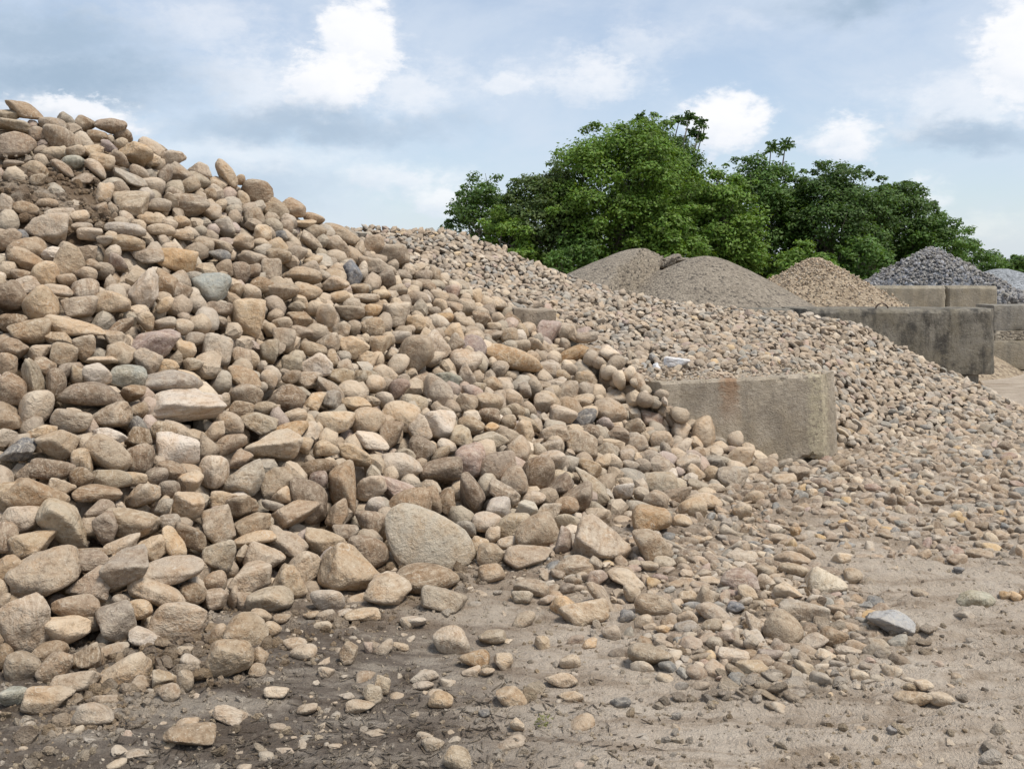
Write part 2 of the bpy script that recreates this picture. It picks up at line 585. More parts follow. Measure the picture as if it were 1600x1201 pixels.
FOOT = np.array([(-4.4, 2.0, 0), (-2.75, 2.9, 0)] + [tuple(gpt(*p)) for p in ((0, 1105), (220, 1060), (400, 985), (560, 945), (740, 885), (900, 865), (1050, 815), (1160, 765), (1215, 738), (1240, 730), (1262, 724))])
CREST = np.array([at(*p) for p in ((-420, 140, 7.0), (-150, 158, 7.2), (0, 174, 7.4), (110, 188, 7.6), (210, 217, 7.8), (330, 277, 8.2), (440, 324, 8.6), (560, 377, 9.1), (680, 424, 9.6), (830, 496, 9.6), (930, 540, 8.95), (1010, 600, 8.15), (1105, 680, 8.02))])
G_CREST = np.array([at(*p) for p in ((520, 356, 12.5), (600, 356, 12.8), (700, 362, 13.0), (800, 396, 12.8), (900, 436, 12.5), (1000, 464, 12.3), (1130, 481, 12.2), (1250, 492, 12.2), (1330, 506, 12.2), (1400, 541, 12.2), (1470, 576, 12.0), (1530, 601, 11.8), (1600, 636, 11.5), (1720, 652, 11.0))])
G_FOOT = np.array([at(*p) for p in ((450, 480, 9.8), (540, 500, 9.7), (640, 525, 9.5), (760, 545, 9.3), (880, 570, 9.0), (990, 600, 8.75), (1090, 604, 8.6), (1200, 606, 8.62), (1285, 660, 8.78), (1352, 708, 8.75), (1460, 700, 9.0), (1560, 697, 9.1), (1680, 697, 9.2), (1800, 692, 9.3))])


def curve(P, n):
    """smooth resampling of a polyline"""
    t = np.linspace(0, len(P) - 1, n)
    i = np.clip(np.floor(t).astype(int), 0, len(P) - 2)
    f = (t - i)[:, None]
    Pm = P[np.clip(i - 1, 0, len(P) - 1)]
    P0, P1 = P[i], P[i + 1]
    P2 = P[np.clip(i + 2, 0, len(P) - 1)]
    return .5 * ((2 * P0) + (-Pm + P1) * f + (2 * Pm - 5 * P0 + 4 * P1 - P2) * f ** 2 + (-Pm + 3 * P0 - 3 * P1 + P2) * f ** 3)


def loft(foot, crest, nu, nv, nb, back_slope, seed, rough):
    A, B = curve(foot, nu), curve(crest, nu)
    v = np.linspace(0, 1, nv)[:, None, None]
    S = A + (B - A) * v
    S[..., 2] += (-.10 * np.sin(np.pi * v[..., 0]) * (B[:, 2] - A[:, 2])) * .35     # slightly hollow, as tipped stone lies
    rows = [S]
    run = np.maximum(B[:, 2], .02) / back_slope
    for k in range(1, nb + 1):
        f = k / nb
        P = B.copy()
        P[:, 1] += run * f
        P[:, 2] = B[:, 2] * (1 - f) - .15 * f
        rows.append(P[None])
    S = np.concatenate(rows)
    S[..., 2] += rough * fbm(S[..., :2] * 2.3, 4, .55, seed)
    S[0, :, 2] -= .12
    return S


PILE = loft(FOOT, CREST, 150, 60, 16, .68, 5, .05)
GRAV = loft(G_FOOT, G_CREST, 150, 44, 14, 1.2, 9, .05)
FRONT_ROWS, G_ROWS = 60, 44


def seg_dist(P, line):
    best = np.full(P.shape[:-1], 1e9)
    for a, b in zip(line[:-1], line[1:]):
        ab = b - a
        t = np.clip(((P - a) @ ab) / (ab @ ab + 1e-9), 0, 1)
        best = np.minimum(best, np.linalg.norm(P - a - t[..., None] * ab, axis=-1))
    return best


def sstep(x, a, b):
    t = np.clip((x - a) / (b - a), 0, 1)
    return t * t * (3 - 2 * t)


FOOT2 = FOOT[:, :2]
HEAP = np.array([gpt(*p)[:2] for p in ((900, 905), (1040, 900), (1160, 930), (1230, 985), (1180, 1030))])      # low spill of mud and stones in front of the pile


def ground_z(P):
    x, y = P[..., 0], P[..., 1]
    z = .022 * fbm(P * 1.1, 3, .5, 21) + .011 * fbm(P * 5.0, 3, .55, 22) + .005 * fbm(P * 21, 3, .6, 23)
    d = seg_dist(P, FOOT2)
    fr = (1 - sstep(d, .15, .95)) * (1 - .95 * sstep(x, .9, 1.7))
    z = z + fr * (.05 + .030 * np.abs(fbm(P * 6, 4, .6, 24)) + .010 * fbm(P * 32, 3, .6, 25))
    hp = 1 - sstep(seg_dist(P, HEAP), .05, .55)
    z = z + hp * (.045 + .022 * fbm(P * 7, 4, .6, 26) + .008 * fbm(P * 34, 3, .6, 27))
    # wheel ruts pressed across the yard
    s = y - .10 * x
    rut = fbm(np.stack([x * .9, s * 7.5], -1), 4, .55, 28)
    m = sstep(x + .35 * (y - 4), .2, 1.3) * (1 - fr) * (1 - hp)
    z = z + m * .034 * rut
    lug = np.maximum(0, fbm(np.stack([x * 5, s * 14], -1), 3, .6, 29)) * .018
    z = z + m * lug * sstep(y, 3.0, 3.8)
    cr_ = fbm(np.stack([x * 2.2, s * 6.5], -1), 5, .62, 40)
    z = z + (.3 + .7 * m) * .0125 * (sstep(cr_, -.22, -.17) + sstep(cr_, -.02, .03) + sstep(cr_, .18, .23))
    lumps = np.abs(fbm(P * 13, 4, .62, 38))
    z = z + .024 * lumps * (.35 + .65 * sstep(fbm(P * 1.7, 3, .5, 39), -.25, .35))
    z = z + .0095 * np.abs(fbm(np.stack([x * 8, s * 17], -1), 4, .65, 35)) * (.5 + m) + .004 * fbm(P * 46, 2, .6, 36)
    far = 1 - sstep(y, 10, 16)
    return z * (0.15 + .85 * far)


def axis(lo, hi, step, far_lo, far_hi, grow=1.28):
    mid = np.arange(lo, hi + step / 2, step)
    out, s, p = [], step, hi
    while p < far_hi:
        s *= grow
        p += s
        out.append(p)
    pre, s, p = [], step, lo
    while p > far_lo:
        s *= grow
        p -= s
        pre.append(p)
    return np.concatenate([pre[::-1], mid, out])


gx = axis(-2.6, 4.9, .0165, -500, 500)
gy = axis(2.9, 2.92, .012, -60, 2.95)
gy = np.concatenate([gy[gy < 2.93], 2.935 * np.exp(np.arange(0, math.log(9.4 / 2.935), .0050)), axis(9.38, 9.43, .04, 9.37, 900)[3:]])
gy = np.unique(np.round(gy, 4))
GX, GY = np.meshgrid(gx, gy)
GP = np.stack([GX, GY], -1)
GZ = ground_z(GP)


def gz_at(x, y):
    """height of the ground sheet"""
    i = np.clip(np.searchsorted(gy, y) - 1, 0, len(gy) - 2)
    j = np.clip(np.searchsorted(gx, x) - 1, 0, len(gx) - 2)
    v = (y - gy[i]) / (gy[i + 1] - gy[i])
    u = (x - gx[j]) / (gx[j + 1] - gx[j])
    return GZ[i, j] * (1 - u) * (1 - v) + GZ[i, j + 1] * u * (1 - v) + GZ[i + 1, j] * (1 - u) * v + GZ[i + 1, j + 1] * u * v


dfoot = seg_dist(GP, FOOT2)
mulch = sstep(1.0 - (GX + .55 * (GY - 3.2)) + .5 * fbm(GP * 1.4, 4, .6, 31), .35, 1.25) * (1 - sstep(GY, 4.1, 5.0))
brown = np.maximum(1 - sstep(dfoot, .3, 1.1), 1 - sstep(seg_dist(GP, HEAP), .1, .6)) * .8
brown = np.clip(brown + .25 * fbm(GP * 2, 4, .6, 32), 0, 1)
pale = np.array([.560, .468, .370])
cb = np.array([.330, .254, .184])
cm = np.array([.158, .128, .102])
gc = pale + (cb - pale) * brown[..., None]
gc = gc + (cm - gc) * (mulch * .95)[..., None]
gc = gc * (1 + .10 * fbm(GP * .8, 3, .5, 33))[..., None]
me = mesh_np('ground', np.stack([GX, GY, GZ], -1).reshape(-1, 3), grid_faces(*GX.shape), True, gc.reshape(-1, 3))
link('ground', me, M_DIRT, kind='structure')

CORE = PILE.copy()
cpx, cpy = topx(CORE)
patch = np.exp(-(((cpx - 75) / 125) ** 2 + ((cpy - 298 - (cpx - 75) * .25) / 66) ** 2) ** 2)
rw_ = np.arange(CORE.shape[0]) / FRONT_ROWS
CORE[..., 2] -= .20 * (1 - patch) * (sstep(rw_, .0, .07) * (1 - .65 * sstep(rw_, .9, 1.0)))[:, None] + .01
CORE[..., 2] += .02 * fbm(CORE[..., :2] * 9, 4, .6, 37)
me = mesh_np('dirt_mound', CORE.reshape(-1, 3), grid_faces(*PILE.shape[:2]), True, np.array([.215, .152, .098]))
link('dirt_mound_terrain', me, M_DIRT, kind='structure')
me = mesh_np('gravel_mound', (GRAV - [0, 0, .055]).reshape(-1, 3), grid_faces(*GRAV.shape[:2]), True, np.array([.20, .160, .115]))
link('gravel_mound_terrain', me, M_DIRT, kind='structure')


# ------------------------------------------------------------------ concrete bin blocks
def block_mesh(name, L, D, H, res, seed, chip=.03, cham=(0, 0), top=.03, wob=.006):
    """rough cast block, origin at the middle of its base; cham = (across, deep) cut on the vertical front corners; top = bevelled upper front edge"""
    hx, hy, hz = L / 2, D / 2, H / 2
    parts, faces, n = [], [], 0
    for ax in range(3):
        u, w = [(1, 2), (0, 2), (0, 1)][ax]
        half = (hx, hy, hz)
        nu, nw = max(2, int(2 * half[u] / res)), max(2, int(2 * half[w] / res))
        U, Wc = np.meshgrid(np.linspace(-half[u], half[u], nu), np.linspace(-half[w], half[w], nw))
        for sg in (-1, 1):
            P = np.zeros(U.shape + (3,))
            P[..., u], P[..., w], P[..., ax] = U, Wc, sg * half[ax]
            f = grid_faces(nw, nu)
            flip = (sg < 0) if ax != 1 else (sg > 0)
            faces.append((f[:, ::-1] if flip else f) + n)
            parts.append(P.reshape(-1, 3))
            n += nu * nw
    P = np.concatenate(parts)
    half = np.array([hx, hy, hz])
    q = fbm(P * 5.5 + seed, 4, .6, seed)
    r = .012 + chip * sstep(q, .0, .55) * 2.6
    c = np.clip(P, -(half - r[:, None]), half - r[:, None])
    d = P - c
    l = np.linalg.norm(d, axis=1)
    k = np.minimum(1, r / np.maximum(l, 1e-9))
    P = c + d * k[:, None]
    planes = []
    if cham[0]:
        a, b = cham
        for sx in (-1, 1):
            nn = np.array([sx * b, -a, 0.0])
            nn /= np.linalg.norm(nn)
            planes.append((nn, nn @ np.array([sx * hx, -hy + b, 0])))
    if top:
        nn = np.array([0, -.7071, .7071])
        planes.append((nn, nn @ np.array([0, -hy, hz - top])))
    for nn, cst in planes:
        e = P @ nn - cst + .010 * fbm(P * 9, 3, .6, seed + 3)
        P = P - nn * np.maximum(e, 0)[:, None]
    P = P + (wob * fbm(P * 11, 4, .6, seed + 7))[:, None] * d / np.maximum(l, 1e-9)[:, None]
    P[:, 2] += hz
    me = mesh_np(name, P, np.concatenate(faces))
    bm = bmesh.new()
    bm.from_mesh(me)
    bmesh.ops.remove_doubles(bm, verts=bm.verts, dist=1e-4)
    bmesh.ops.recalc_face_normals(bm, faces=bm.faces)
    bm.to_mesh(me)
    bm.free()
    me.polygons.foreach_set('use_smooth', np.full(len(me.polygons), True))
    me.set_sharp_from_angle(angle=rad(24))
    return me


def tube(path, radii, nseg=7, cap=True):
    path = np.asarray(path, float)
    T = np.gradient(path, axis=0)
    T /= np.linalg.norm(T, axis=1)[:, None] + 1e-9
    V, F = [], []
    ref = np.array([0, 0, 1.0]) if abs(T[0, 2]) < .8 else np.array([1.0, 0, 0])
    for i, (p, t, r) in enumerate(zip(path, T, radii)):
        x = np.cross(ref, t)
        x /= np.linalg.norm(x) + 1e-9
        y = np.cross(t, x)
        a = np.arange(nseg) / nseg * 2 * np.pi
        V.append(p + r * (np.cos(a)[:, None] * x + np.sin(a)[:, None] * y))
        if i:
            o = (i - 1) * nseg
            k = np.arange(nseg)
            k2 = (k + 1) % nseg
            F.append(np.stack([o + k, o + k2, o + nseg + k2, o + nseg + k], 1))
    return np.concatenate(V), np.concatenate(F)


M_CONC_NEAR = concrete_material('weathered_concrete', (.470, .400, .312), (.215, .182, .142), .62, rust_at=(-.10, .68, .10), pale_corner=(.63, .13))
M_CONC_DARK = concrete_material('blackened_concrete', (.245, .220, .178), (.055, .050, .044), .90)
M_CONC_TAN = concrete_material('tan_concrete', (.350, .305, .235), (.165, .148, .118), .6)
M_CONC_GREY = concrete_material('grey_concrete', (.300, .275, .235), (.125, .118, .105), .6)

# near block: the end of a bin wall, half buried by the cobbles
NB_L, NB_Y, NB_XR = 1.70, 8.14, 2.73
o = link('concrete_block', block_mesh('concrete_block', NB_L, .62, .70, .020, 3, .055, (.20, .26), .02), M_CONC_NEAR,
         label='near weathered concrete block with rust stain, half buried by cobbles', category='concrete block', group='concrete bin blocks')
o.location = (NB_XR - NB_L / 2, NB_Y + .30, 0.012)
o.rotation_euler = (rad(-.6), rad(-2.5), rad(1.2))

# the next bin wall: big upper block on a lower course
WY = 13.5
o = link('concrete_block', block_mesh('concrete_block', 2.7, .9, .885, .03, 13, .035, (.13, .17), .05), M_CONC_DARK,
         label='big black-streaked concrete block with wire loop behind gravel slope', category='concrete block', group='concrete bin blocks')
o.location = (6.56 - 1.35, WY + .45, .215)
far_block = o
th = np.linspace(0, np.pi, 13)
lv, lf = tube(np.stack([.085 * np.cos(th), 0 * th, .075 * np.sin(th) - .01], 1), [.011] * 13, 6)
M_RUSTY, t_, b_ = new_mat('rusty_iron')
b_.inputs['Base Color'].default_value = (.075, .052, .040, 1)
b_.inputs['Roughness'].default_value = .8
lm = mesh_np('lifting_loop', lv, lf)
lo = link('lifting_loop', lm, M_RUSTY, far_block, label='rusty wire lifting loop in the block top')
lo.location = (at(1380, 470, WY + .12)[0] - far_block.location.x, -.28, .885)
o = link('concrete_block', block_mesh('concrete_block', 2.7, .9, .885, .07, 14, .035, (.13, .17), .05), M_CONC_DARK,
         label='concrete block in the far bin wall, top edge just showing above gravel', category='concrete block', group='concrete bin blocks')
o.location = (6.56 - 1.35 - 2.715, WY + .46, .205)
o = link('concrete_block', block_mesh('concrete_block', 2.6, .8, .90, .07, 15, .03, (.10, .12), 0), M_CONC_GREY,
         label='lower concrete block mostly buried under the black-streaked block', category='concrete block', group='concrete bin blocks')
o.location = (6.38 - 1.30, WY + .50, -.69)

# wall behind the tan gravel cone: two blocks with pale tops
W2Y = 20.6
xr = (1560 - 800) / FPX * W2Y
for i, (xa, xb, s_, lab) in enumerate(((xr - 1.05, xr, 23, 'pale topped concrete block below the blue grey stone pile, end of its row'),
                                       (xr - 2.75, xr - 1.065, 24, 'pale topped concrete block below the blue grey peak, beside the tan gravel cone'))):
    o = link('concrete_block', block_mesh('concrete_block', xb - xa, .8, 1.33, .05, s_, .03, (.05, .06) if i == 0 else (0, 0), .06), M_CONC_TAN,
             label=lab, category='concrete block', group='concrete bin blocks')
    o.location = ((xa + xb) / 2, W2Y + .4, 0)

# blocks of the bay beyond, seen past the end of the wall
BY = 16.2
xl = (1557 - 800) / FPX * BY
o = link('concrete_block', block_mesh('concrete_block', 2.6, .7, .47, .045, 33, .02, (0, 0), .02), M_CONC_TAN,
         label='low tan concrete block on the ground past the wall end', category='concrete block', group='concrete bin blocks')
o.location = (xl + 1.26, BY + .35, .02)
o = link('concrete_block', block_mesh('concrete_block', 2.6, .7, .42, .045, 34, .02, (0, 0), .02), M_CONC_GREY,
         label='dark framed concrete block raised on gravel beside the wall end', category='concrete block', group='concrete bin blocks')
o.location = (xl + 1.31, BY + .45, .645)
o = link('concrete_block', block_mesh('concrete_block', 2.6, .8, .16, .05, 35, .03, (0, 0), 0), grain_material('pebbly_concrete', (.20, .17, .13), (.36, .31, .24), (.1, .09, .08), 26),
         label='thin pebbly course between two concrete blocks past the wall end', category='concrete course')
o.location = (xl + 1.30, BY + .45, .488)
# far wall foot with grey stone in front
o = link('concrete_block', block_mesh('concrete_block', 3.0, .7, 1.12, .06, 36, .03, (0, 0), .03), M_CONC_GREY,
         label='dark far concrete block under the smooth grey gravel heap', category='concrete block', group='concrete bin blocks')
o.location = (at(1590, 450, 27)[0] + 1.25, 27.3, 0.02)

# broken corner of a concrete slab, standing out between cobbles and gravel
sl = block_mesh('concrete_slab', .40, .30, .22, .014, 41, .02, (.10, .05), .0)
M_SLAB = concrete_material('slab_concrete', (.38, .31, .235), (.17, .15, .125), .5)
o = link('concrete_slab', sl, M_SLAB, label='flat topped concrete slab corner poking out between cobbles and gravel', category='concrete slab')
o.location = at(832, 519, 9.45)
o.rotation_euler = (rad(2), rad(3), rad(8))

# ------------------------------------------------------------------ heaps of aggregate in the bins
M_SAND = grain_material('grey_brown_chippings', (.185, .155, .120), (.300, .255, .198), (.10, .085, .068), 26, .03)
M_PEA = grain_material('tan_pea_gravel', (.260, .200, .135), (.410, .330, .235), (.16, .12, .085), 21, .045)
M_BLUE = grain_material('blue_grey_stone_core', (.08, .088, .10), (.15, .16, .18), (.05, .055, .06), 9, .05)
M_FINE = grain_material('grey_fine_gravel', (.19, .20, .21), (.33, .345, .36), (.12, .125, .13), 14, .04)


def cone_heap(name, cx, cy, zpk, slope, rnd, mat, seed, humps=(), step=.06, **props):
    rmax = (zpk + .3) / slope
    nr, na = int(rmax / step), 150
    rr, aa = np.meshgrid(np.linspace(0.001, rmax, nr), np.linspace(0, 2 * np.pi, na), indexing='ij')
    X, Y = cx + rr * np.cos(aa), cy + rr * np.sin(aa)
    P = np.stack([X, Y], -1)
    rw = rr * (1 + .10 * fbm(np.stack([np.cos(aa) * 1.5, np.sin(aa) * 1.5], -1), 3, .5, seed))
    Z = zpk - slope * (np.sqrt(rw ** 2 + rnd ** 2) - rnd)
    for hx, hy, hz, hs in humps:
        Z = np.maximum(Z, hz - hs * (np.hypot(X - hx, Y - hy)))
    Z = Z + .045 * fbm(P * 1.4, 4, .55, seed) + .012 * fbm(P * 9, 3, .6, seed + 1)
    me = mesh_np(name, np.stack([X, Y, Z], -1).reshape(-1, 3), grid_faces(nr, na))
    return link(name, me, mat, **props), np.stack([X, Y, Z], -1)


# grey-brown heap with an undercut edge
X, Y = np.meshgrid(np.arange(-1.2, 6.0, .04), np.arange(14.5, 19.2, .055))
P = np.stack([X, Y], -1)
h1 = 1.98 - .50 * (np.sqrt((X - 2.15) ** 2 + (Y - 16.6) ** 2 + .25) - .5)
h2 = 1.86 - .60 * (np.sqrt((X - 3.14) ** 2 + (Y - 16.4) ** 2 + .20) - .45)
edge = (X - 2.26) + .55 * (16.6 - Y) + .16 * fbm(P * 3.2, 4, .6, 51) + .05 * fbm(P * 14, 3, .6, 52)
Z = np.where(edge < 0, np.maximum(h1, h2), h2 + np.maximum(0, .14 - edge * .5) * np.abs(fbm(P * 5, 4, .6, 53)) * 1.6)
Z = Z + .03 * fbm(P * 1.5, 4, .5, 54) + .008 * fbm(P * 12, 3, .6, 55)
me = mesh_np('gravel_heap', np.stack([X, Y, np.maximum(Z, -.1)], -1).reshape(-1, 3), grid_faces(*X.shape))
link('gravel_heap', me, M_SAND, label='grey brown heap of fine chippings with a broken cut edge', category='gravel heap')
for k, (px, py, w, h, a_) in enumerate(((1040, 412, 34, 20, 8), (1050, 405, 30, 14, 14), (1068, 408, 28, 12, -4), (1028, 408, 18, 18, 0))):
    p = at(px, py, 16.9 + .12 * k)
    o = link('clod', rock_mesh('a', 5 + k, 4, M_SAND), None,
             label=('%s compacted chippings clod behind the broken edge of the grey brown heap' % ('largest lower', 'tilted upper', 'thin outermost', 'small innermost')[k]), category='clod', group='clods on the chippings heap')
    s_ = 16.9 / FPX
    o.location = p
    o.scale = (w * s_ / 2, .22, h * s_ / 2)
    o.rotation_euler = (0, rad(-a_), 0)

heap2, H2 = cone_heap('gravel_heap', at(1276, 410, 17.4)[0], 17.4, at(0, 408, 17.4)[2], .60, .18, M_PEA, 61,
          label='tan pea gravel cone behind the black-streaked block', category='gravel heap')
ms = Mass()
Hf = H2.reshape(-1, 3)
Hf = Hf[(Hf[:, 1] < 18.2) & (Hf[:, 2] > .95)]
for p in Hf[NR.choice(len(Hf), min(3600, len(Hf)), replace=False)]:
    s_ = R.uniform(.025, .055)
    c = R.choice(((.36, .265, .175), (.27, .19, .12), (.42, .33, .23), (.22, .165, .115), (.30, .25, .19)))
    ms.rock('a', p + NR.normal(size=3) * [.04, .04, .008], (s_, s_ * R.uniform(.6, 1), s_ * .7), tint(c, .2), 1)
st2 = ms.build('stones', M_GRAVELS, kind='stuff')
st2.parent = heap2
PX3 = at(1455, 390, 24.5)
heap3, H3 = cone_heap('stone_heap', PX3[0], 24.5, PX3[2] - .04, .56, .10, M_BLUE, 71, humps=((at(1370, 436, 23.5)[0], 23.6, at(0, 438, 23.5)[2], .5), (at(1400, 430, 23.5)[0], 23.8, at(0, 432, 23.5)[2], .5)),
                      label='steep blue grey crushed stone heap behind the pale topped blocks', category='stone heap')
ms = Mass()
Hf = H3.reshape(-1, 3)
Hf = Hf[(Hf[:, 1] < 25.6) & (Hf[:, 2] > .9)]
for p in Hf[NR.choice(len(Hf), min(6000, len(Hf)), replace=False)]:
    s_ = R.uniform(.05, .11)
    c = (.100, .114, .142) if R.random() < .75 else (.215, .235, .27)
    ms.rock('a', p + NR.normal(size=3) * .03 + [0, 0, .02], (s_, s_ * R.uniform(.6, 1), s_ * R.uniform(.5, .8)), tint(c, .3), 1)
# spill of the same stone between the far blocks
for _ in range(420):
    px, py = R.uniform(1560, 1660), R.uniform(452, 482)
    p = at(px, py, R.uniform(21.4, 23.5))
    p[2] = R.uniform(.75, 1.02) + (1 - (px - 1560) / 100) * .16
    s_ = R.uniform(.09, .17)
    ms.rock('a', p, (s_, s_ * .8, s_ * .65), tint((.17, .185, .21), .3), 1)
heap3_st = ms.build('stones', M_GRAVELS, kind='stuff')
heap3_st.parent = heap3
heap4, H4 = cone_heap('gravel_heap', at(1566, 420, 35)[0], 35.0, at(0, 419, 35)[2], .50, .5, M_FINE, 81,
                      label='smooth pale grey gravel heap farthest off at the tree edge', category='gravel heap')

# ------------------------------------------------------------------ trees
def leaf_material():
    m = bpy.data.materials.new('leaves')
    m.use_nodes = True
    t = NT(m.node_tree)
    t.n.clear()
    out = t.new('ShaderNodeOutputMaterial')
    a = t.new('ShaderNodeAttribute', attribute_name='Col')
    b = t.new('ShaderNodeBsdfPrincipled')
    b.inputs['Roughness'].default_value = .55
    b.inputs['Specular IOR Level'].default_value = .35
    t.l.new(a.outputs['Color'], b.inputs['Base Color'])
    tr = t.new('ShaderNodeBsdfTranslucent')
    t.l.new(t.mix(1.0, a.outputs['Color'], (1.3, 1.25, .5), 'MULTIPLY'), tr.inputs[0])
    mx = t.new('ShaderNodeMixShader')
    mx.inputs[0].default_value = .33
    t.l.new(b.outputs[0], mx.inputs[1])
    t.l.new(tr.outputs[0], mx.inputs[2])
    t.l.new(mx.outputs[0], out.inputs[0])
    return m


M_LEAF = leaf_material()
M_BARK, t_, b_ = new_mat('bark')
g_ = t_.new('ShaderNodeNewGeometry')
nz_ = t_.noise(t_.v('MULTIPLY', g_.outputs['Position'], (14, 14, 3)), 1.0, 5, .6)
t_.l.new(t_.mix(nz_, (.10, .085, .068), (.24, .21, .175)), b_.inputs['Base Color'])


def leaf_cloud(cent, nrm, size, col, rng):
    """one pointed leaf (two triangles, folded at the midrib) for every row"""
    n = len(cent)
    a = rng.normal(size=(n, 3))
    z = nrm / (np.linalg.norm(nrm, axis=1)[:, None] + 1e-9)
    x = a - z * (a * z).sum(1)[:, None]
    x /= np.linalg.norm(x, axis=1)[:, None] + 1e-9
    y = np.cross(z, x)
    s = size[:, None]
    tip, base = cent + x * s, cent - x * s * .8
    l, r = cent + y * s * .52 - z * s * .18, cent - y * s * .52 - z * s * .18
    V = np.stack([base, r, tip, l], 1).reshape(-1, 3)
    k = np.arange(n)[:, None] * 4
    F = np.concatenate([k + [0, 1, 2], k + [0, 2, 3]])
    return V, F, np.repeat(col, 4, 0)


def tree(lab, px0, px1, ytop, ybot, Y, base_col, seed, clumps=90, leaves=230, name='leafy_tree', stems=3, shape=1.0, leaf=.068, sprigs=(), cat='tree', group='trees behind the bins', lean=0.0, bare=0, limbs=0):
    rng = np.random.default_rng(seed)
    pa, pb = at(px0, ytop, Y), at(px1, ytop, Y)
    cx, ztop = (pa[0] + pb[0]) / 2, pa[2]
    hw = (pb[0] - pa[0]) / 2
    zb = max(.15, at(0, ybot, Y)[2])
    cz, hh = (ztop + zb) / 2, (ztop - zb) / 2
    root = empty(name, (cx, Y, 0), label=lab, category=cat, group=group)
    clumps = int(clumps * 1.3)
    # crown: clumps in an uneven ball, bigger towards the rim
    d = rng.normal(size=(clumps, 3))
    d /= np.linalg.norm(d, axis=1)[:, None]
    lump = 1 + .28 * fbm(d * 1.6 + seed, 3, .55, seed)
    rr = rng.uniform(.30, 1.0, clumps) ** .42 * lump * .92
    c = d * rr[:, None] * [hw, min(hw, hh) * 1.0 + .3, hh]
    nrim = clumps // 2
    dr = rng.normal(size=(nrim, 3))
    dr[:, 1] *= .7
    dr /= np.linalg.norm(dr, axis=1)[:, None]
    rim = dr * (rng.uniform(.90, 1.09, nrim) * (1 + .28 * fbm(dr * 1.6 + seed, 3, .55, seed)))[:, None] * [hw, min(hw, hh) + .3, hh]
    rim = rim[rim[:, 2] > -.5 * hh]
    c = np.concatenate([c, rim])
    low = np.clip(-c[:, 2] / hh, 0, 1)
    c[:, 0] *= 1 - .25 * low * shape
    c[:, 0] += lean * c[:, 2]
    c[:, 2] += cz
    cr = rng.uniform(.15, .30, clumps) * (hw + hh) * .5
    cr = np.concatenate([np.clip(cr, .28, .75), rng.uniform(.10, .24, len(rim))])
    LV, LF, LC, n0 = [], [], [], 0
    for i in range(len(c)):
        n = int(leaves * 1.4 * rng.uniform(.6, 1.3) * (cr[i] / .5) ** 1.3) + 4
        dd = rng.normal(size=(n, 3))
        dd[:, 2] = np.abs(dd[:, 2]) * np.where(rng.random(n) < .78, 1, -1)
        dd /= np.linalg.norm(dd, axis=1)[:, None]
        q = rng.uniform(.35, 1.08, n) ** .6
        q = q * (1 + .45 * fbm(dd * 3 + i * 3.1, 2, .6, seed + i))
        pos = c[i] + dd * (q * cr[i])[:, None] * [1.15, 1.15, .78]
        nrm = dd * .6 + rng.normal(size=(n, 3)) * .45 + [0, -.1, .75]
        col = np.array(base_col) * (1 + rng.uniform(-.28, .32, (n, 1)) + rng.uniform(-.12, .18)) * (1 + rng.uniform(-.1, .1, (n, 3)))
        v, f, cc = leaf_cloud(pos, nrm, rng.uniform(.65, 1.25, n) * leaf, col, rng)
        LV.append(v); LF.append(f + n0); LC.append(cc); n0 += len(v)
    # feathery long-leaved shoots that stand out above the crown
    SV, SF, sn = [], [], 0
    for (sx, sy, sr, nf) in sprigs:
        tip = at(sx, sy, Y) - [cx, Y, 0]
        st = np.array([tip[0] * .75 + rng.uniform(-.15, .15), rng.uniform(-.3, .3), tip[2] - sr * 3.0])
        v, f = tube(np.linspace(st, tip, 5), np.linspace(.035, .012, 5), 5)
        SV.append(v); SF.append(f + sn); sn += len(v)
        for k in range(nf * 2):      # a loose rosette of long leaves made of paired leaflets
            an, ev = rng.uniform(0, 2 * np.pi), rng.uniform(-.35, 1.2)
            ln = sr * rng.uniform(.6, 1.05)
            tt = np.linspace(.15, 1, 9)
            dv = np.array([np.cos(an) * np.cos(ev), np.sin(an) * np.cos(ev), np.sin(ev)])
            ps = tip + tt[:, None] * ln * dv + np.stack([0 * tt, 0 * tt, -.35 * ln * tt ** 2], 1) + [0, 0, rng.uniform(-.5, .05) * sr]
            side = np.cross(dv, [0, 0, 1.0])
            side /= np.linalg.norm(side) + 1e-6
            for sg in (-1, 1):
                col = np.array([.075, .135, .028]) * (1 + rng.uniform(-.3, .35, (9, 1)))
                v, f, cc = leaf_cloud(ps + side * sg * .05, rng.normal(size=(9, 3)) + [0, -.5, .5], np.full(9, .062), col, rng)
                LV.append(v); LF.append(f + n0); LC.append(cc); n0 += len(v)
    me = mesh_np('crown', np.concatenate(LV), np.concatenate(LF), False, np.concatenate(LC))
    link('crown', me, M_LEAF, root)
    # trunk and limbs
    TV, TF, tn = list(SV), list(SF), sn
    for s in range(stems):
        bx = rng.uniform(-.25, .25) * hw
        top = c[rng.integers(clumps)] * [.7, .7, 1]
        top[2] = max(top[2], cz)
        mid = np.array([bx * 1.2, rng.uniform(-.2, .2), cz * .55])
        b0 = np.array([bx, 0, -.1])
        tpar = np.linspace(0, 1, 9)[:, None]
        path = (1 - tpar) ** 2 * b0 + 2 * tpar * (1 - tpar) * mid + tpar ** 2 * top + rng.normal(size=(9, 3)) * .04
        v, f = tube(path, np.linspace(.11, .03, 9) * (.6 + .08 * hh), 7)
        TV.append(v); TF.append(f + tn); tn += len(v)
        for _ in range(9):
            k = rng.integers(3, 8)
            tgt = c[rng.integers(clumps)]
            p = path[k] + (tgt - path[k]) * np.linspace(0, .95, 5)[:, None] + rng.normal(size=(5, 3)) * .05
            v, f = tube(p, np.linspace(.035, .010, 5), 5)
            TV.append(v); TF.append(f + tn); tn += len(v)
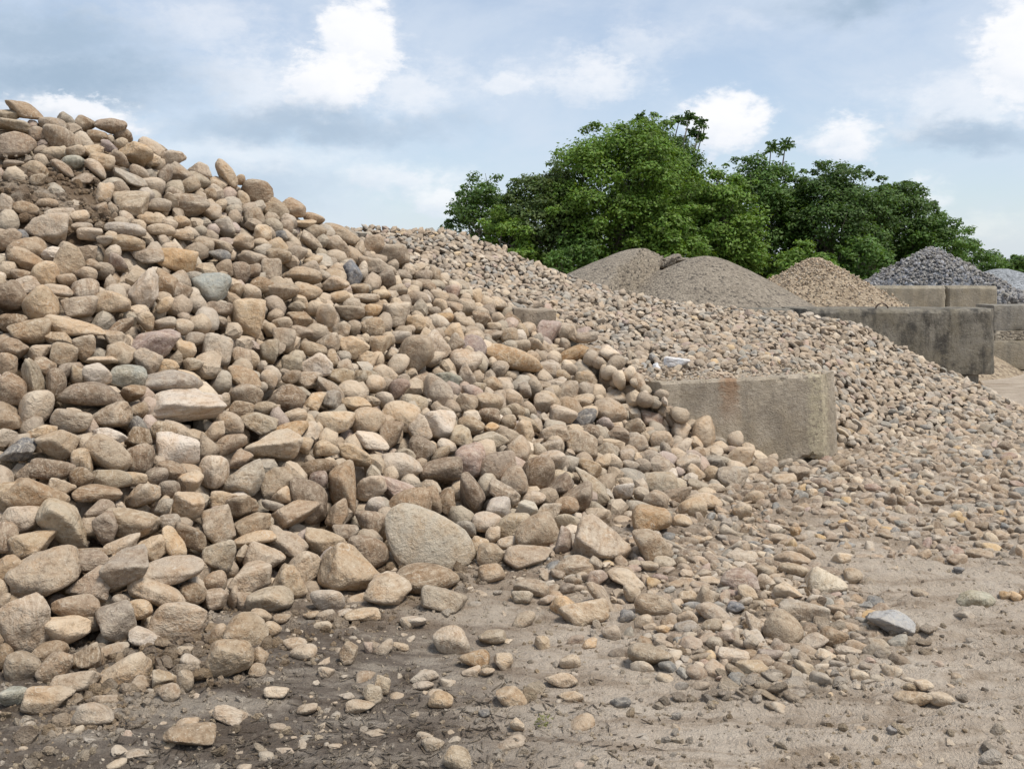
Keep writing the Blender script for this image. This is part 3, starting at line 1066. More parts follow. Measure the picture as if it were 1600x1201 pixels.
    for k in range(limbs):     # pale limbs that show through the leaves in front
        b0 = np.array([rng.uniform(-.5, .1) * hw, -.75 * min(hw, hh), rng.uniform(.1, .25) * ztop])
        e = b0 + np.array([rng.uniform(.25, .7) * hw, rng.uniform(-.3, .1), rng.uniform(.4, .6) * ztop])
        p = b0 + (e - b0) * np.linspace(0, 1, 7)[:, None] + rng.normal(size=(7, 3)) * .05
        v, f = tube(p, np.linspace(.055, .014, 7), 6)
        TV.append(v); TF.append(f + tn); tn += len(v)
    for _ in range(bare):      # dead grey twigs at the rim
        i = rng.integers(clumps)
        e = c[i] + np.array([d[i, 0] * .7, -abs(rng.normal()) * .5, abs(rng.normal()) * .45])
        p = c[i] * .85 + (e - c[i] * .85) * np.linspace(0, 1, 5)[:, None] + rng.normal(size=(5, 3)) * .05
        v, f = tube(p, np.linspace(.022, .006, 5), 5)
        TV.append(v); TF.append(f + tn); tn += len(v)
    me = mesh_np('trunk', np.concatenate(TV), np.concatenate(TF))
    link('trunk', me, M_BARK, root)
    return root


BRIGHT, MID, DARK, OLIVE = (.120, .200, .030), (.082, .150, .027), (.068, .122, .025), (.096, .140, .040)
tree('bright green tallest round tree above the grey brown heap', 842, 1102, 196, 470, 33.0, BRIGHT, 1, 160, 270, stems=4)
tree('low loose leafy tree where the tree row starts beside the gravel crest', 697, 815, 268, 470, 33.5, (.070, .128, .024), 2, 62, 190, stems=3, bare=7)
tree('dull olive tree between the loose tree and the tallest round tree', 785, 905, 258, 470, 32.4, OLIVE, 3, 70, 230, stems=3, bare=6)
tree('thin tree with feathery shoots rising behind the tallest round tree', 950, 1108, 196, 420, 35.5, DARK, 4, 70, 220, stems=3,
     sprigs=((1000, 184, .42, 9), (1062, 186, .40, 9), (1078, 181, .36, 9), (1096, 190, .34, 9), (1080, 206, .36, 8), (1097, 212, .32, 8)))
tree('bright bushy tree behind the second hump of the grey brown heap', 1075, 1192, 262, 480, 31.8, BRIGHT, 5, 75, 230, stems=2)
tree('mid green tree with feathery top right of the tallest round tree', 1108, 1262, 244, 470, 34.5, MID, 6, 85, 230, stems=4,
     sprigs=((1205, 228, .42, 9), (1228, 222, .40, 9)), bare=4)
tree('dark broad tree with leaning grey branches above the tan gravel cone', 1215, 1385, 256, 470, 33.6, DARK, 7, 110, 250, stems=5, bare=14, lean=.15, limbs=5)
tree('dark tree above the blue grey stone heap', 1345, 1465, 280, 470, 35.0, DARK, 8, 80, 240, stems=3, limbs=2)
tree('mid green low tree sloping down behind the blue grey peak', 1400, 1520, 338, 470, 34.0, MID, 9, 60, 230, stems=3)
tree('small tree at the thin end of the tree row', 1485, 1568, 374, 470, 38.0, MID, 10, 40, 200, stems=2)
tree('far tree past the end of the row, cut by the picture edge', 1560, 1690, 394, 465, 52.0, MID, 12, 60, 200, stems=3, leaf=.12)
tree('light green bush at the foot of the trees beside the tan cone', 1208, 1310, 388, 480, 29.5, BRIGHT, 13, 38, 200, name='leafy_bush', stems=2, cat='bush', group='bushes in front of the trees')
tree('light green bush left of the grey brown heap below the trees', 850, 945, 372, 470, 30.5, (.075, .140, .024), 14, 36, 200, name='leafy_bush', stems=2, cat='bush', group='bushes in front of the trees')
tree('mid green bush behind the clods on the grey brown heap', 1010, 1110, 352, 470, 30.6, BRIGHT, 15, 40, 200, name='leafy_bush', stems=2, cat='bush', group='bushes in front of the trees')
tree('bright low bush at the gravel crest below the loose tree', 745, 845, 330, 450, 31.5, BRIGHT, 16, 40, 200, name='leafy_bush', stems=2, cat='bush', group='bushes in front of the trees')
tree('mid green bush below the dark broad tree', 1300, 1400, 372, 480, 31.0, MID, 17, 36, 200, name='leafy_bush', stems=2, cat='bush', group='bushes in front of the trees')

# ------------------------------------------------------------------ the stones of the big pile, one by one
# each tile: photo corner, scale, then rows "cx cy width height turn shape colour [| short name | label]"
TILES = []


def tile(x0, y0, sc, text):
    TILES.append((x0, y0, sc, text))


tile(0, 150, 5, """
200 120 300 130 -25 a b | the topmost wedge rock | long brown wedge rock on the very top of the pile
100 235 270 110 -10 s g | the grey top slab | flat light grey slab jutting out below the topmost wedge rock
110 385 300 190 10 r b | the big brown top boulder | big rounded brown boulder below the grey top slab
490 330 270 160 -5 r t | the top egg boulder | egg-shaped tan boulder near the top of the pile above the bare dirt
515 190 130 120 0 a g
670 220 150 110 -20 a b
860 235 230 110 -5 a b | the skyline cap rock | rough brown cap rock on the skyline, first in the descent from the top
965 310 130 100 0 r b
1050 450 260 180 0 a t | the boxy skyline rock | boxy tan rock with a flat front just under the skyline
1180 405 200 110 -35 a t
575 520 160 100 0 r n | the blue grey top stone | smooth blue grey oval stone at the edge of the bare dirt
490 565 190 80 -35 r b
800 510 190 150 -40 a t
755 565 190 90 -35 r t
935 490 160 110 -15 a b
300 580 220 120 -25 r t
295 655 115 90 0 r t
820 760 130 170 0 a t
930 740 150 140 0 r b
1035 840 260 210 10 a w | the pale pitted boulder | pale pitted boulder just right of the bare dirt patch
780 880 110 100 0 r b
880 885 80 100 0 r t
1090 600 160 90 -35 r t
1020 650 270 90 -28 s g
1290 610 110 150 0 a b
1340 500 200 140 -10 a t
1400 600 220 140 -20 a t
1475 700 170 120 15 r t
1360 770 130 110 0 r b
1490 860 270 190 5 r t | the fat skyline boulder | fat smooth tan boulder on the upper slope, largest between pale pitted boulder and skyline
1240 855 170 110 -15 a t
1170 965 180 75 0 r t
1260 1045 200 90 -5 r t
1430 1080 160 85 0 s t
970 1040 300 110 0 r w
990 1150 260 130 0 r t
360 1030 290 240 -5 a t | the rough chunk | big rough-skinned tan chunk below the bare dirt patch
475 940 220 130 0 a t
200 880 180 110 0 r b
30 860 150 180 0 a t
620 945 140 110 0 r t
640 1030 150 80 0 r t
820 1135 120 85 0 r t
1420 990 130 100 0 r t
60 1120 190 160 0 r b
140 1090 150 110 -30 a k
700 1080 180 100 0 a t
370 840 150 80 0 r b
110 550 140 90 0 r b
640 650 150 100 0 a b
300 300 130 110 0 r b
410 230 190 110 0 r t
60 150 170 90 0 a g
760 310 150 90 0 r b
590 430 130 90 0 a t
730 430 150 90 0 a t
850 400 140 80 -35 a p
1200 500 100 100 0 a w
1560 590 190 130 -15 a t
1260 420 110 70 -20 a t
""")
tile(320, 230, 5, """
165 215 120 240 38 r t | the leaning skyline egg | leaning egg-shaped tan boulder standing up on the skyline
405 370 240 210 0 r b | the round skyline boulder | big round brown boulder sitting on the skyline
85 285 180 110 -15 a t
225 325 105 70 0 r t
275 255 80 80 0 r b
545 480 220 150 -25 r t
690 475 200 150 -15 a b | the hooked skyline rock | angular brown rock with a pointed lip on the skyline
770 595 190 65 -2 r t
850 560 160 80 -20 r b
1065 690 280 140 -18 r t | the smooth skyline loaf | smooth loaf-shaped tan boulder lowest on the skyline beside the gravel pile
300 410 100 130 0 r t
160 625 130 160 40 a w
385 545 150 150 0 r t
440 680 160 150 0 a w
285 745 180 130 0 a t
105 760 220 80 -20 r t
590 690 100 80 0 a k
580 850 180 150 15 r t
370 870 220 100 -18 a t
520 960 150 170 0 a t
720 830 150 120 0 r t
830 740 190 100 -35 r t
870 660 150 120 -35 a t
1040 770 220 130 -30 a t
850 890 150 90 10 a t
760 1000 290 130 -3 r t | the wrinkled oval | wrinkled oval tan boulder in the middle of the upper slope
280 990 140 180 0 r b
365 965 140 110 0 a b
150 950 130 140 0 r b
455 1080 200 130 0 r b
50 1095 285 215 0 r n | the pale green boulder | pale green-grey boulder, the only greenish big one on the upper slope
590 1140 270 150 0 r t
800 1130 220 150 0 r t
1010 1070 220 130 -10 r t
1330 930 290 120 -8 a t | the upper slab | long angular tan slab on the upper slope near the gravel
1150 990 170 180 -30 a k | the black-edged rock | dark grey rock with black lower edge on the upper slope
1020 960 140 110 0 a t
1400 1040 170 130 20 a b
1320 770 160 160 0 a b
1460 850 260 170 0 r t
1200 800 100 140 0 a t
1210 1110 140 90 0 a t
1500 1120 160 90 10 r t
1050 1170 150 100 0 r t
1250 1180 220 70 0 r t
1380 1150 140 80 0 r t
250 1120 100 110 0 r b
360 1140 150 140 0 r t
640 620 100 120 0 r b
110 850 170 100 0 r k
40 370 100 100 0 r b
""")
tile(0, 390, 5, """
210 90 260 160 -20 a b
350 200 200 210 0 r t
535 100 240 230 45 r t
725 115 125 85 0 r b
920 95 140 130 0 a p | the pink cube | small pinkish cube-like rock on the upper left slope
175 200 160 90 0 r b
520 245 140 110 0 r b
670 190 160 110 0 r t
110 370 260 220 -30 r b | the dark brown loaf | dark brown rounded boulder at the left edge, half way up
215 290 200 160 0 r t
330 440 250 260 -40 r t
455 320 210 100 0 a t
660 315 200 170 0 r t
620 450 250 170 0 a t
870 430 270 190 -25 a t
1115 320 220 330 0 a w | the upright pale rock | tall upright pale angular rock half way up the slope
1285 260 190 220 0 a b
1375 85 290 180 -10 r o | the rust-stained boulder | rust-stained orange-brown boulder on the upper left slope
1160 50 220 110 0 a t
1430 330 140 150 0 a b
1285 430 130 120 0 a t
95 570 200 150 -20 r b
580 605 430 150 -8 r t | the long sausage boulder | long sausage-shaped tan boulder half way up the left slope
245 650 290 190 15 r t
435 690 270 110 -15 a t
105 800 210 210 0 a b
50 910 150 200 0 r b
655 770 160 200 0 r t
945 820 220 180 -20 a t
1140 560 120 150 0 a t
1285 575 170 100 0 a t
1430 605 150 120 -10 r w
950 610 200 120 20 a b
900 690 230 110 -15 a t
1215 740 370 220 20 a p | the purplish wedge | broad purplish tan wedge rock below the upright pale rock
1445 780 160 140 0 a t
1530 700 150 110 0 r t
1150 880 220 240 40 a t
1300 920 180 130 0 r t
310 795 180 110 15 a t
350 915 160 150 0 a b
500 830 190 200 0 a t
275 1030 150 360 12 a g | the standing splinter | narrow grey splinter rock standing on end at the left
440 1070 140 270 0 r b
540 930 190 100 25 a b
760 975 210 165 0 r w
790 870 230 70 0 a t
1000 985 260 170 -15 r n | the dark green egg | smooth dark green-grey egg stone left of the pale stacked ovals
715 1120 460 170 -5 r b | the long brown bolster | long brown bolster-shaped boulder left of the pale stacked ovals
1350 1045 430 200 3 r w | the upper pale oval | upper of two stacked pale flat oval boulders
90 1090 220 260 0 r b
1040 1130 180 140 0 a b
1510 900 150 110 0 a g
610 970 90 140 0 a t
""")
tile(0, 630, 5, """
75 130 170 170 0 a b
555 135 280 165 -8 r t
870 110 290 190 15 a t
1085 55 130 120 0 r b
1080 160 140 120 0 a k
1080 270 190 170 0 a b
1280 210 200 140 0 r t
1435 25 590 230 3 s w | the lower pale slab | lower and wider of the stacked pale flat boulders
1390 355 300 260 0 a w | the faceted pale rock | faceted pale tan rock with a white vein below the stacked flat boulders
330 230 200 130 -15 a t
450 330 310 220 0 a t
140 365 200 240 -30 a k | the blue slate chunk | dark blue slate chunk at the left edge
400 505 320 155 -5 r b | the smooth brown sausage | smooth brown sausage-shaped stone right of the blue slate chunk
640 450 150 190 0 a t
640 590 170 180 0 r b
845 395 360 230 -35 r t | the lemon-shaped boulder | large lemon-shaped tan boulder tilted down right
860 255 240 110 -20 a w
1090 430 210 230 0 r b | the brown teardrop | brown teardrop stone between the lemon-shaped boulder and faceted pale rock
190 540 150 130 0 r b
870 600 280 170 -10 a g
1040 590 200 100 -10 r t
1330 520 230 130 -25 a b
1220 570 170 130 0 r b
290 720 430 220 -28 s b | the rusty brown plate | flat triangular rusty brown plate at the left
760 700 340 120 -8 r b
780 815 210 115 -5 r b
460 680 200 170 -30 a t
1110 720 270 170 15 a t
1320 670 160 140 0 r b
1460 800 250 220 0 a t
1280 820 130 140 0 r g
80 730 230 220 0 r t
150 920 320 220 0 r t
510 950 430 260 -32 a g | the big grey wedge | big grey wedge boulder tilted down right, below the rusty brown plate
1040 930 400 230 0 r t | the pale cushion rock | broad pale tan cushion-like rock right of the big grey wedge
810 970 190 260 -20 a b
1330 940 150 150 0 r t
270 1090 330 190 10 a t
50 1060 170 230 0 r b
960 1110 260 130 10 a t
1210 1110 220 170 -40 a t
1350 1080 130 260 30 r t
1490 1040 220 240 0 a b
700 1170 320 80 0 r b
1480 620 200 170 0 a t
""")
tile(320, 470, 5, """
110 60 210 110 0 r b
355 150 260 330 10 a t | the tall bottle rock | tall bottle-shaped tan rock standing in the middle of the slope
100 380 220 250 0 a w | the pale lump | rough pale lump of rock in the middle of the slope
620 310 170 190 0 r t
950 150 220 220 45 a t
865 65 170 130 0 r t
1130 95 220 120 -8 r t
740 145 200 120 -10 a b
605 180 150 110 0 a t
750 250 180 110 0 a b
1070 235 130 150 0 a t
1165 220 110 130 0 r t
1310 205 190 150 0 r t
1490 110 220 190 0 a w | the white blotched rock | white-blotched pale rock on the upper middle slope
1310 80 140 110 0 r o
1370 345 160 200 -20 a t | the leaf-shaped rock | leaf-shaped tan rock set on its point, mid slope
1150 370 220 170 -30 a t
960 330 180 160 0 r t
850 380 200 110 -10 r t
870 510 240 200 0 a w | the pale flat shield | pale flat shield-shaped rock facing out, mid slope
505 400 140 190 0 a g
1000 450 90 140 0 r t
1265 450 180 130 0 a t
1105 510 130 110 0 a t
1060 595 200 140 -10 a g
1265 600 210 130 10 a g
1335 655 150 140 0 r t
310 600 250 160 -8 r b
290 440 140 150 0 a b
505 610 130 150 25 r t
675 595 140 100 0 r b
680 490 150 130 0 a g
310 735 270 160 0 r t
645 760 270 210 0 r b | the brown dome | big smooth brown dome boulder in the centre left of the slope
285 840 190 130 0 r t
475 840 180 110 10 r t
700 895 185 105 0 r t
845 790 140 180 -20 a t
970 780 180 150 0 a g
1180 820 230 150 -25 a t
1015 940 290 160 -8 s w
1285 950 245 225 0 r t | the round tan ball | ball-like round tan boulder in the centre of the slope
1520 690 160 160 0 r p
1530 890 280 200 -20 r t
420 950 270 140 -18 a g
195 970 200 200 0 r t
60 830 150 230 0 a w
70 1030 160 170 0 a t
680 1015 250 130 5 a o
1300 1100 270 110 -20 s w | the white sliver | long white sliver-like flat rock below the round tan ball
1455 1045 190 190 0 a b
200 1115 250 130 15 r b
780 1130 130 130 0 a t
940 1150 190 130 20 r t
980 690 250 110 -40 a t
820 620 180 130 0 a t
""")
tile(320, 700, 5, """
70 180 220 240 0 r w
310 245 290 270 0 a g | the rainbow-stained rock | grey angular rock with orange stain, left of centre
280 80 180 130 0 r b
525 0 400 280 -10 a w | the pale house rock | large pale angular rock with sloping roof-like top
570 270 260 230 25 a t
605 360 155 130 0 a t
890 150 270 150 20 r b
820 390 230 390 28 r b | the long brown boulder | long smooth brown boulder leaning behind the brown brick rock
885 280 150 180 0 a p
1090 325 230 360 18 r b | the brown thumb | thumb-shaped smooth brown boulder leaning left
1170 50 270 150 -20 a t
1530 145 320 200 -22 r w | the pale potato | pale potato-shaped boulder right of the brown thumb
1480 310 300 140 -28 a p | the maroon-tipped rock | maroon-tipped angular rock below the pale potato
1300 300 230 190 0 r t
1330 435 150 110 0 r w
290 450 240 180 0 a b
695 520 380 200 28 a b | the brown brick rock | brick-shaped brown rock tilted up right
540 450 180 100 -5 a t
110 590 280 280 -45 a t
150 385 200 140 10 a t
380 610 280 160 20 a t
390 710 310 100 12 r t
650 740 300 170 0 a t
940 740 320 180 -15 a t
1030 520 170 230 0 a b
1290 580 220 170 0 r b
1100 660 190 120 0 r t
1270 800 320 240 0 r b
110 840 240 250 0 a g
465 840 310 190 -10 r t
785 930 250 250 0 r t
1160 975 490 360 -22 a t | the broad tan boulder | very broad tan boulder left of the largest pale boulder
360 1015 320 180 12 a t
80 1040 170 150 0 r b
650 1060 280 270 0 a t
""")
tile(560, 760, 5, """
380 165 390 270 10 r b | the brown back boulder | rounded brown boulder directly behind the largest pale boulder
540 450 700 470 -24 D y | the largest pale boulder | largest pale yellowish flat boulder standing on edge at the pile foot
545 740 450 230 8 r b | the brown doorstop boulder | brown oval boulder lying against the foot of the largest pale boulder
670 880 340 210 -5 a g | the grey pyramid rock | grey pyramid-shaped rock on the dirt in front of the largest pale boulder
230 830 350 240 0 a t
1320 550 380 170 5 s b | the boat-shaped stone | flat boat-shaped brown stone lying on the dirt edge
1395 370 320 250 20 r t | the slanted tan boulder | slanted smooth tan boulder above the boat-shaped stone
1090 180 190 170 0 r w
1010 290 230 160 0 r t
840 320 150 140 0 r g
1050 380 110 130 0 r t
1200 310 260 200 0 r g
1165 440 150 100 0 r w
940 490 160 200 0 r t
1030 545 200 180 0 a t
1310 195 170 160 0 a y | the banded yellow rock | small banded yellow rock above the slanted tan boulder
1495 190 200 120 15 a w
1040 690 200 150 0 r b
1280 860 160 110 0 a g
1295 1045 190 110 30 r t
430 1060 190 90 0 a w
870 805 55 50 0 a w
725 1210 270 210 0 r w | the loose pale egg | pale egg-like stone alone on the dirt in front of the pile
1350 800 260 110 -5 a t
570 120 150 240 0 r b
710 120 170 200 -20 a b
""")
tile(640, 400, 5, """
100 150 110 80 0 r b
190 140 100 130 0 r t
120 230 170 90 -10 r b
235 315 150 95 -10 r t
330 280 130 110 0 a p
55 330 150 140 -35 r b
345 400 140 120 15 a b
450 410 140 150 0 a t
240 400 110 130 0 a t
265 485 150 80 8 r o
415 520 190 110 -35 r t
570 500 190 130 -35 a b
690 375 140 90 -28 r w
690 495 105 110 0 r t
345 600 160 150 0 r t
500 640 150 110 0 a t
790 795 500 165 -19 r o | the long orange boulder | long smooth orange-tan boulder on the right part of the pile
1285 765 280 105 22 r o | the orange club stone | orange club-shaped stone pointing up right beside the long orange boulder
1085 600 190 190 0 a p | the pink pointed rock | pinkish pointed rock below the concrete slab corner
1235 595 130 120 0 r t
1390 635 170 80 5 a t
1445 790 170 140 0 r b
1565 760 150 110 -10 a w
780 620 130 120 0 a t
650 630 150 100 0 a b
880 580 110 110 0 r t
660 560 110 80 0 r t
990 700 150 120 0 a t
1215 690 85 100 0 r t
1150 750 120 60 25 r t
1075 720 80 120 0 a t
950 790 150 80 0 a b
50 790 270 320 0 a t | the knobbly boulder | big knobbly tan boulder in the middle of the pile
230 700 190 220 -10 a t
360 690 120 150 -30 a t
440 830 240 190 0 r t
450 940 130 210 0 a t
300 960 210 110 0 a n
115 965 190 90 8 r b
220 1070 260 200 -30 a t
540 1030 110 90 0 r g
650 1010 160 130 -25 a t
690 900 110 90 0 r b
745 1030 130 150 0 r t
900 1050 100 120 0 r t
1180 925 150 80 0 r t
1140 995 160 70 -3 s t
1230 1070 170 180 0 r t
1360 990 150 170 0 a t
1070 880 150 130 0 a t
1530 960 100 160 0 a t
1350 1140 190 110 8 a t
1085 1070 90 80 0 a t
""")
tile(640, 600, 5, """
450 150 160 150 0 a t
610 150 230 160 0 r t
620 245 180 130 -15 r b
770 295 120 120 0 r t
480 320 200 130 -20 r t
235 310 260 240 -30 a w
400 415 180 160 0 a g
640 345 120 80 0 a o
80 360 180 230 0 a t
100 500 200 190 0 r b
630 445 280 130 5 a g | the grey wedge slab | grey wedge-shaped slab near the centre of the pile
235 560 200 100 40 r t
255 700 330 230 20 r b | the heart-shaped boulder | smooth brown boulder pressed against the pink boulder
470 600 230 260 0 r p | the pink boulder | rounded pink boulder near the centre of the pile
690 645 270 240 0 r b
815 750 210 220 0 r t | the swirled stone | oval tan stone with swirled bands near the pile foot
1000 710 250 270 0 r b | the round brown boulder | round brown boulder right of the swirled stone
850 520 190 210 -30 a t
1110 590 250 150 -5 r t
475 870 200 350 22 r b | the brown pear boulder | pear-shaped brown boulder leaning left near the pile foot
740 850 270 130 -35 a t
970 890 180 110 0 r t
1150 810 250 120 35 a b
1310 900 220 250 0 r b
1230 960 180 150 0 r b
1190 720 180 100 0 r g
1420 800 360 130 -38 a g | the long grey ridge rock | long grey ridge rock slanting down right near the pile foot
1400 670 190 150 0 a t
1340 480 240 200 0 a t
1130 390 230 130 0 a t
1090 480 200 100 0 a t
1180 240 200 180 -35 r t
1050 150 150 160 0 a t
1370 280 200 150 15 a k | the sooty rock | sooty dark grey rock with black underside, right part of the pile
1415 370 130 110 0 r b
1540 530 170 140 0 a g
900 380 170 170 -35 a t
830 210 150 110 -30 r t
930 310 200 90 -35 a t
1475 1040 190 140 0 r t
1245 1090 200 170 0 r g
1380 1070 90 120 0 a t
""")
tile(860, 560, 5, """
510 140 90 200 -15 r t
580 160 110 130 0 a g
700 205 90 180 30 r t
620 260 150 130 0 r g
520 310 250 110 -5 r t
455 425 250 210 -40 r t | the smooth tan shoulder | smooth tan boulder tilted down right, left of the concrete block
770 310 140 110 -15 r t
700 380 180 90 -5 r t
860 400 90 80 0 r t
790 475 180 120 -8 a p | the plum rock | plum-purple angular rock against the near concrete block
930 450 110 90 0 a t
1020 570 150 150 0 a t
1190 600 190 260 15 r t | the leaning block rock | tall rough tan boulder leaning on the near concrete block
660 540 160 150 0 a t
520 600 190 130 -12 a b
670 665 170 120 25 r t
870 650 170 160 0 r t
905 730 90 150 0 a t
1025 700 160 140 0 r t
770 780 190 130 0 r t
1480 775 210 170 0 r t | the round block cobble | round tan boulder touching the foot of the near concrete block
1275 810 180 100 -5 a g
1270 910 150 130 0 r t
1430 940 220 175 5 a g
1140 890 130 130 0 a t
1070 830 210 150 20 a w
1150 740 120 100 0 r b
870 830 200 120 -20 a t
840 980 280 200 -8 r g | the scarred grey boulder | rounded grey-tan boulder with a round scar at the pile foot
1000 1070 230 130 25 a b
1200 1110 270 130 -3 r w
1110 1160 210 160 0 r t
570 1040 160 150 0 a w
830 1110 180 150 -30 r t
1150 1000 160 90 -20 r g
1290 1010 140 70 0 r t
600 760 110 100 0 r t
620 830 140 80 0 r t
410 800 120 110 0 r t
970 90 180 130 30 a t | the wedge on the block | tan wedge rock lying on top of the near concrete block
1000 145 100 50 0 r t
""")
tile(860, 740, 5, """
410 535 430 330 -5 a t | the big fallen boulder | big smooth tan boulder with flat side at the pile foot
790 370 290 210 0 a o | the orange faceted rock | orange-faced angular rock at the pile foot
800 580 300 260 0 r t
110 530 150 220 -25 a p | the purple-white rock | purple and white speckled rock left of the big fallen boulder
1030 370 150 90 0 r t
880 700 190 100 0 a g
270 1090 360 200 12 a t | the shark-fin rock | tan shark-fin wedge rock lying on the dirt
390 960 110 300 35 a t
180 720 300 130 0 r t
370 810 150 120 0 r p
590 810 280 110 -18 s w
100 1040 200 150 0 a o
810 1030 290 180 0 r t
640 940 130 140 0 a t
1080 960 150 80 0 r t
1210 960 140 160 0 a t
1480 830 280 170 0 r p
1300 1100 320 130 -22 r w | the white log stone | long white-grey log-shaped stone in the muddy spill
1490 650 220 90 0 a w
1490 290 150 130 0 r t
1070 1120 150 110 0 a t
730 1150 150 100 0 r t
600 1110 110 90 0 a k
360 700 110 100 0 a g
770 720 140 70 0 a w
1020 690 90 80 0 r t
1200 780 110 60 0 a t
1240 830 160 60 0 s t
680 870 90 50 0 a o
""")
tile(1100, 840, 5, """
960 340 300 170 -12 r y | the yellow oval | smooth yellowish oval boulder right of the muddy spill
690 160 260 110 0 r t
780 110 180 120 0 a b
780 580 360 160 -3 a g | the grey flat-top | grey flat-topped slab in the muddy spill
1470 660 360 140 -20 S q | the slate plate | thick blue-grey slate plate lying alone on the dirt
620 720 280 250 -20 r t | the spill boulder | largest rounded boulder in the muddy spill
400 700 210 120 -25 a t
1010 780 210 140 -10 r b
660 430 220 120 -15 a w
1165 310 140 120 0 r t
700 250 220 100 -8 r g
480 270 160 110 0 r t
490 340 150 100 0 a w
870 820 200 130 20 a w
230 920 230 100 0 s w
400 1010 290 100 -5 s g
520 920 190 90 0 a p
370 820 120 120 0 a g
80 830 120 100 0 r g
140 780 200 120 0 a p
790 1010 160 130 0 a g
1130 890 190 80 0 s w
340 440 150 110 0 r t
60 690 150 110 0 r g
410 520 140 60 0 s g
250 540 130 60 -5 s k
""")
tile(0, 860, 5, """
350 200 510 340 18 a t | the large lower boulder | very large rough tan boulder low on the left, upper of two
700 250 300 240 -10 a b
680 75 300 150 -5 r b
60 170 200 250 0 r b
170 580 400 430 0 a t | the left edge giant | giant tan boulder cut off by the left picture edge, low down
510 605 350 230 10 a t | the mossy brown loaf | brown loaf boulder right of the left edge giant
970 180 330 340 0 a t
1290 155 540 190 5 s t | the long bench stone | long flat bench-like tan stone low on the left side
1230 330 500 160 -22 a t
905 560 290 310 0 a t | the triangular rock | triangular tan rock above the dirt, low left
1085 465 200 150 -20 r t
1380 540 420 310 0 r t | the cracked boulder | rounded tan boulder with a crack, low on the left
1490 350 200 190 -35 r b
1140 670 260 130 -15 a w | the white chunk | white angular chunk below the cracked boulder
590 430 330 170 -15 r b
180 905 260 230 0 r g
960 925 400 220 3 r t
570 1030 390 190 10 a t
440 910 280 190 30 r b
390 790 260 140 10 r b
690 830 230 230 0 a b
880 780 230 90 0 r t
110 1150 220 160 0 r n | the mottled blue stone | mottled blue-grey stone at the lower left edge
370 1150 330 190 -20 a t
30 820 130 180 0 r b
20 410 110 140 0 r b
1285 1010 170 170 0 a g
1440 1030 130 170 -20 r t
1320 1110 160 120 0 r b
1490 870 150 110 0 a w
1430 790 150 90 0 a t
715 1290 310 190 0 r w | the lowest pale stone | pale half-buried stone lowest on the left dirt
940 400 130 110 0 r b
1480 1460 370 170 -4 a b | the mud lump | cracked brown lump of mud at the bottom of the left dirt
""")
tile(320, 900, 5, """
180 640 370 300 0 r t | the lone round boulder | smooth round boulder standing out on the dirt, left foreground
330 420 310 240 -20 r t
105 445 140 140 0 r b
90 185 180 150 0 a t
220 185 80 210 0 a b
320 190 160 160 0 r b
510 205 340 200 5 r g
960 190 250 170 0 r w | the pale egg | smooth pale egg-shaped cobble at the pile foot
435 325 170 120 0 r t
525 410 140 120 0 r t
600 330 130 70 0 r b
945 305 150 90 0 r t
830 310 120 60 0 r t
1090 290 130 60 20 s w
1230 310 270 90 0 r t
700 530 180 80 0 r t
770 600 200 110 0 r w
1120 610 140 180 -20 a b
1395 565 160 90 20 r t
1520 540 150 60 -30 a t
1395 860 140 170 20 a g | the dark upright shard | grey upright shard on the mulch-like dirt
1215 1010 220 100 5 a t
1310 920 150 120 0 a g
1110 940 120 40 0 s w
410 740 130 90 0 r b
210 1090 280 110 -20 a t
560 900 180 90 0 a w
430 640 130 140 0 a b
1275 560 70 90 0 a p
950 740 130 90 0 a t
800 1040 150 70 0 r b
1580 370 110 90 0 r w
""")
tile(640, 940, 3.81, """
185 580 140 100 0 r o | the brown bun pebble | smooth orange-brown bun-shaped stone alone on dark dirt
380 340 180 110 -5 r o
490 215 160 80 0 a g
560 355 110 100 0 a w
90 440 160 70 0 a g
80 500 120 50 0 r w
370 410 120 50 0 a t
460 420 90 55 0 r t
955 355 120 75 0 r t
1425 330 240 140 -5 r g | the lone grey cobble | rounded grey-tan cobble alone right of centre on the dirt
1200 180 110 80 0 r w
790 245 90 80 0 a t
1070 250 90 60 0 a o
620 560 200 100 -15 a t
900 465 190 90 0 a t
960 560 140 60 0 a t
285 935 150 120 0 r g | the bottom edge cobble | rounded grey cobble at the bottom picture edge
140 840 130 70 0 r g
1255 595 120 60 0 r k
645 740 90 70 -40 a w
445 665 70 40 0 s k
1300 80 90 60 0 a k
1505 165 90 50 0 a o
1590 680 60 50 0 a k
300 985 90 40 0 a g
""")
tile(1100, 700, 3.2, """
305 100 120 95 0 r t | the last block cobble | round tan cobble just right of the round boulder, under the near concrete block
400 165 120 70 0 r t
475 130 100 80 0 a b
250 245 100 75 0 r t
540 222 55 40 0 r w
640 285 80 40 0 s w
580 175 90 55 0 a p
645 110 75 55 0 a t
190 320 90 80 0 r t
365 455 110 55 -15 a b
460 420 60 60 0 a o
1195 500 75 40 0 a p
1360 755 165 70 0 r n | the green grey oval | green-grey oval stone alone on the rutted dirt
1080 725 75 40 0 r t
1510 740 60 45 0 r o | the orange pebbles | larger orange pebble of three at the right picture edge
1555 745 60 48 0 r o
1595 735 40 50 0 r o
1380 535 120 45 0 a b
1275 610 50 30 0 r k
1043 1245 173 64 0 r t
1190 1258 128 70 0 r t
1098 1184 90 45 0 s w
950 1411 70 38 0 a k
""")

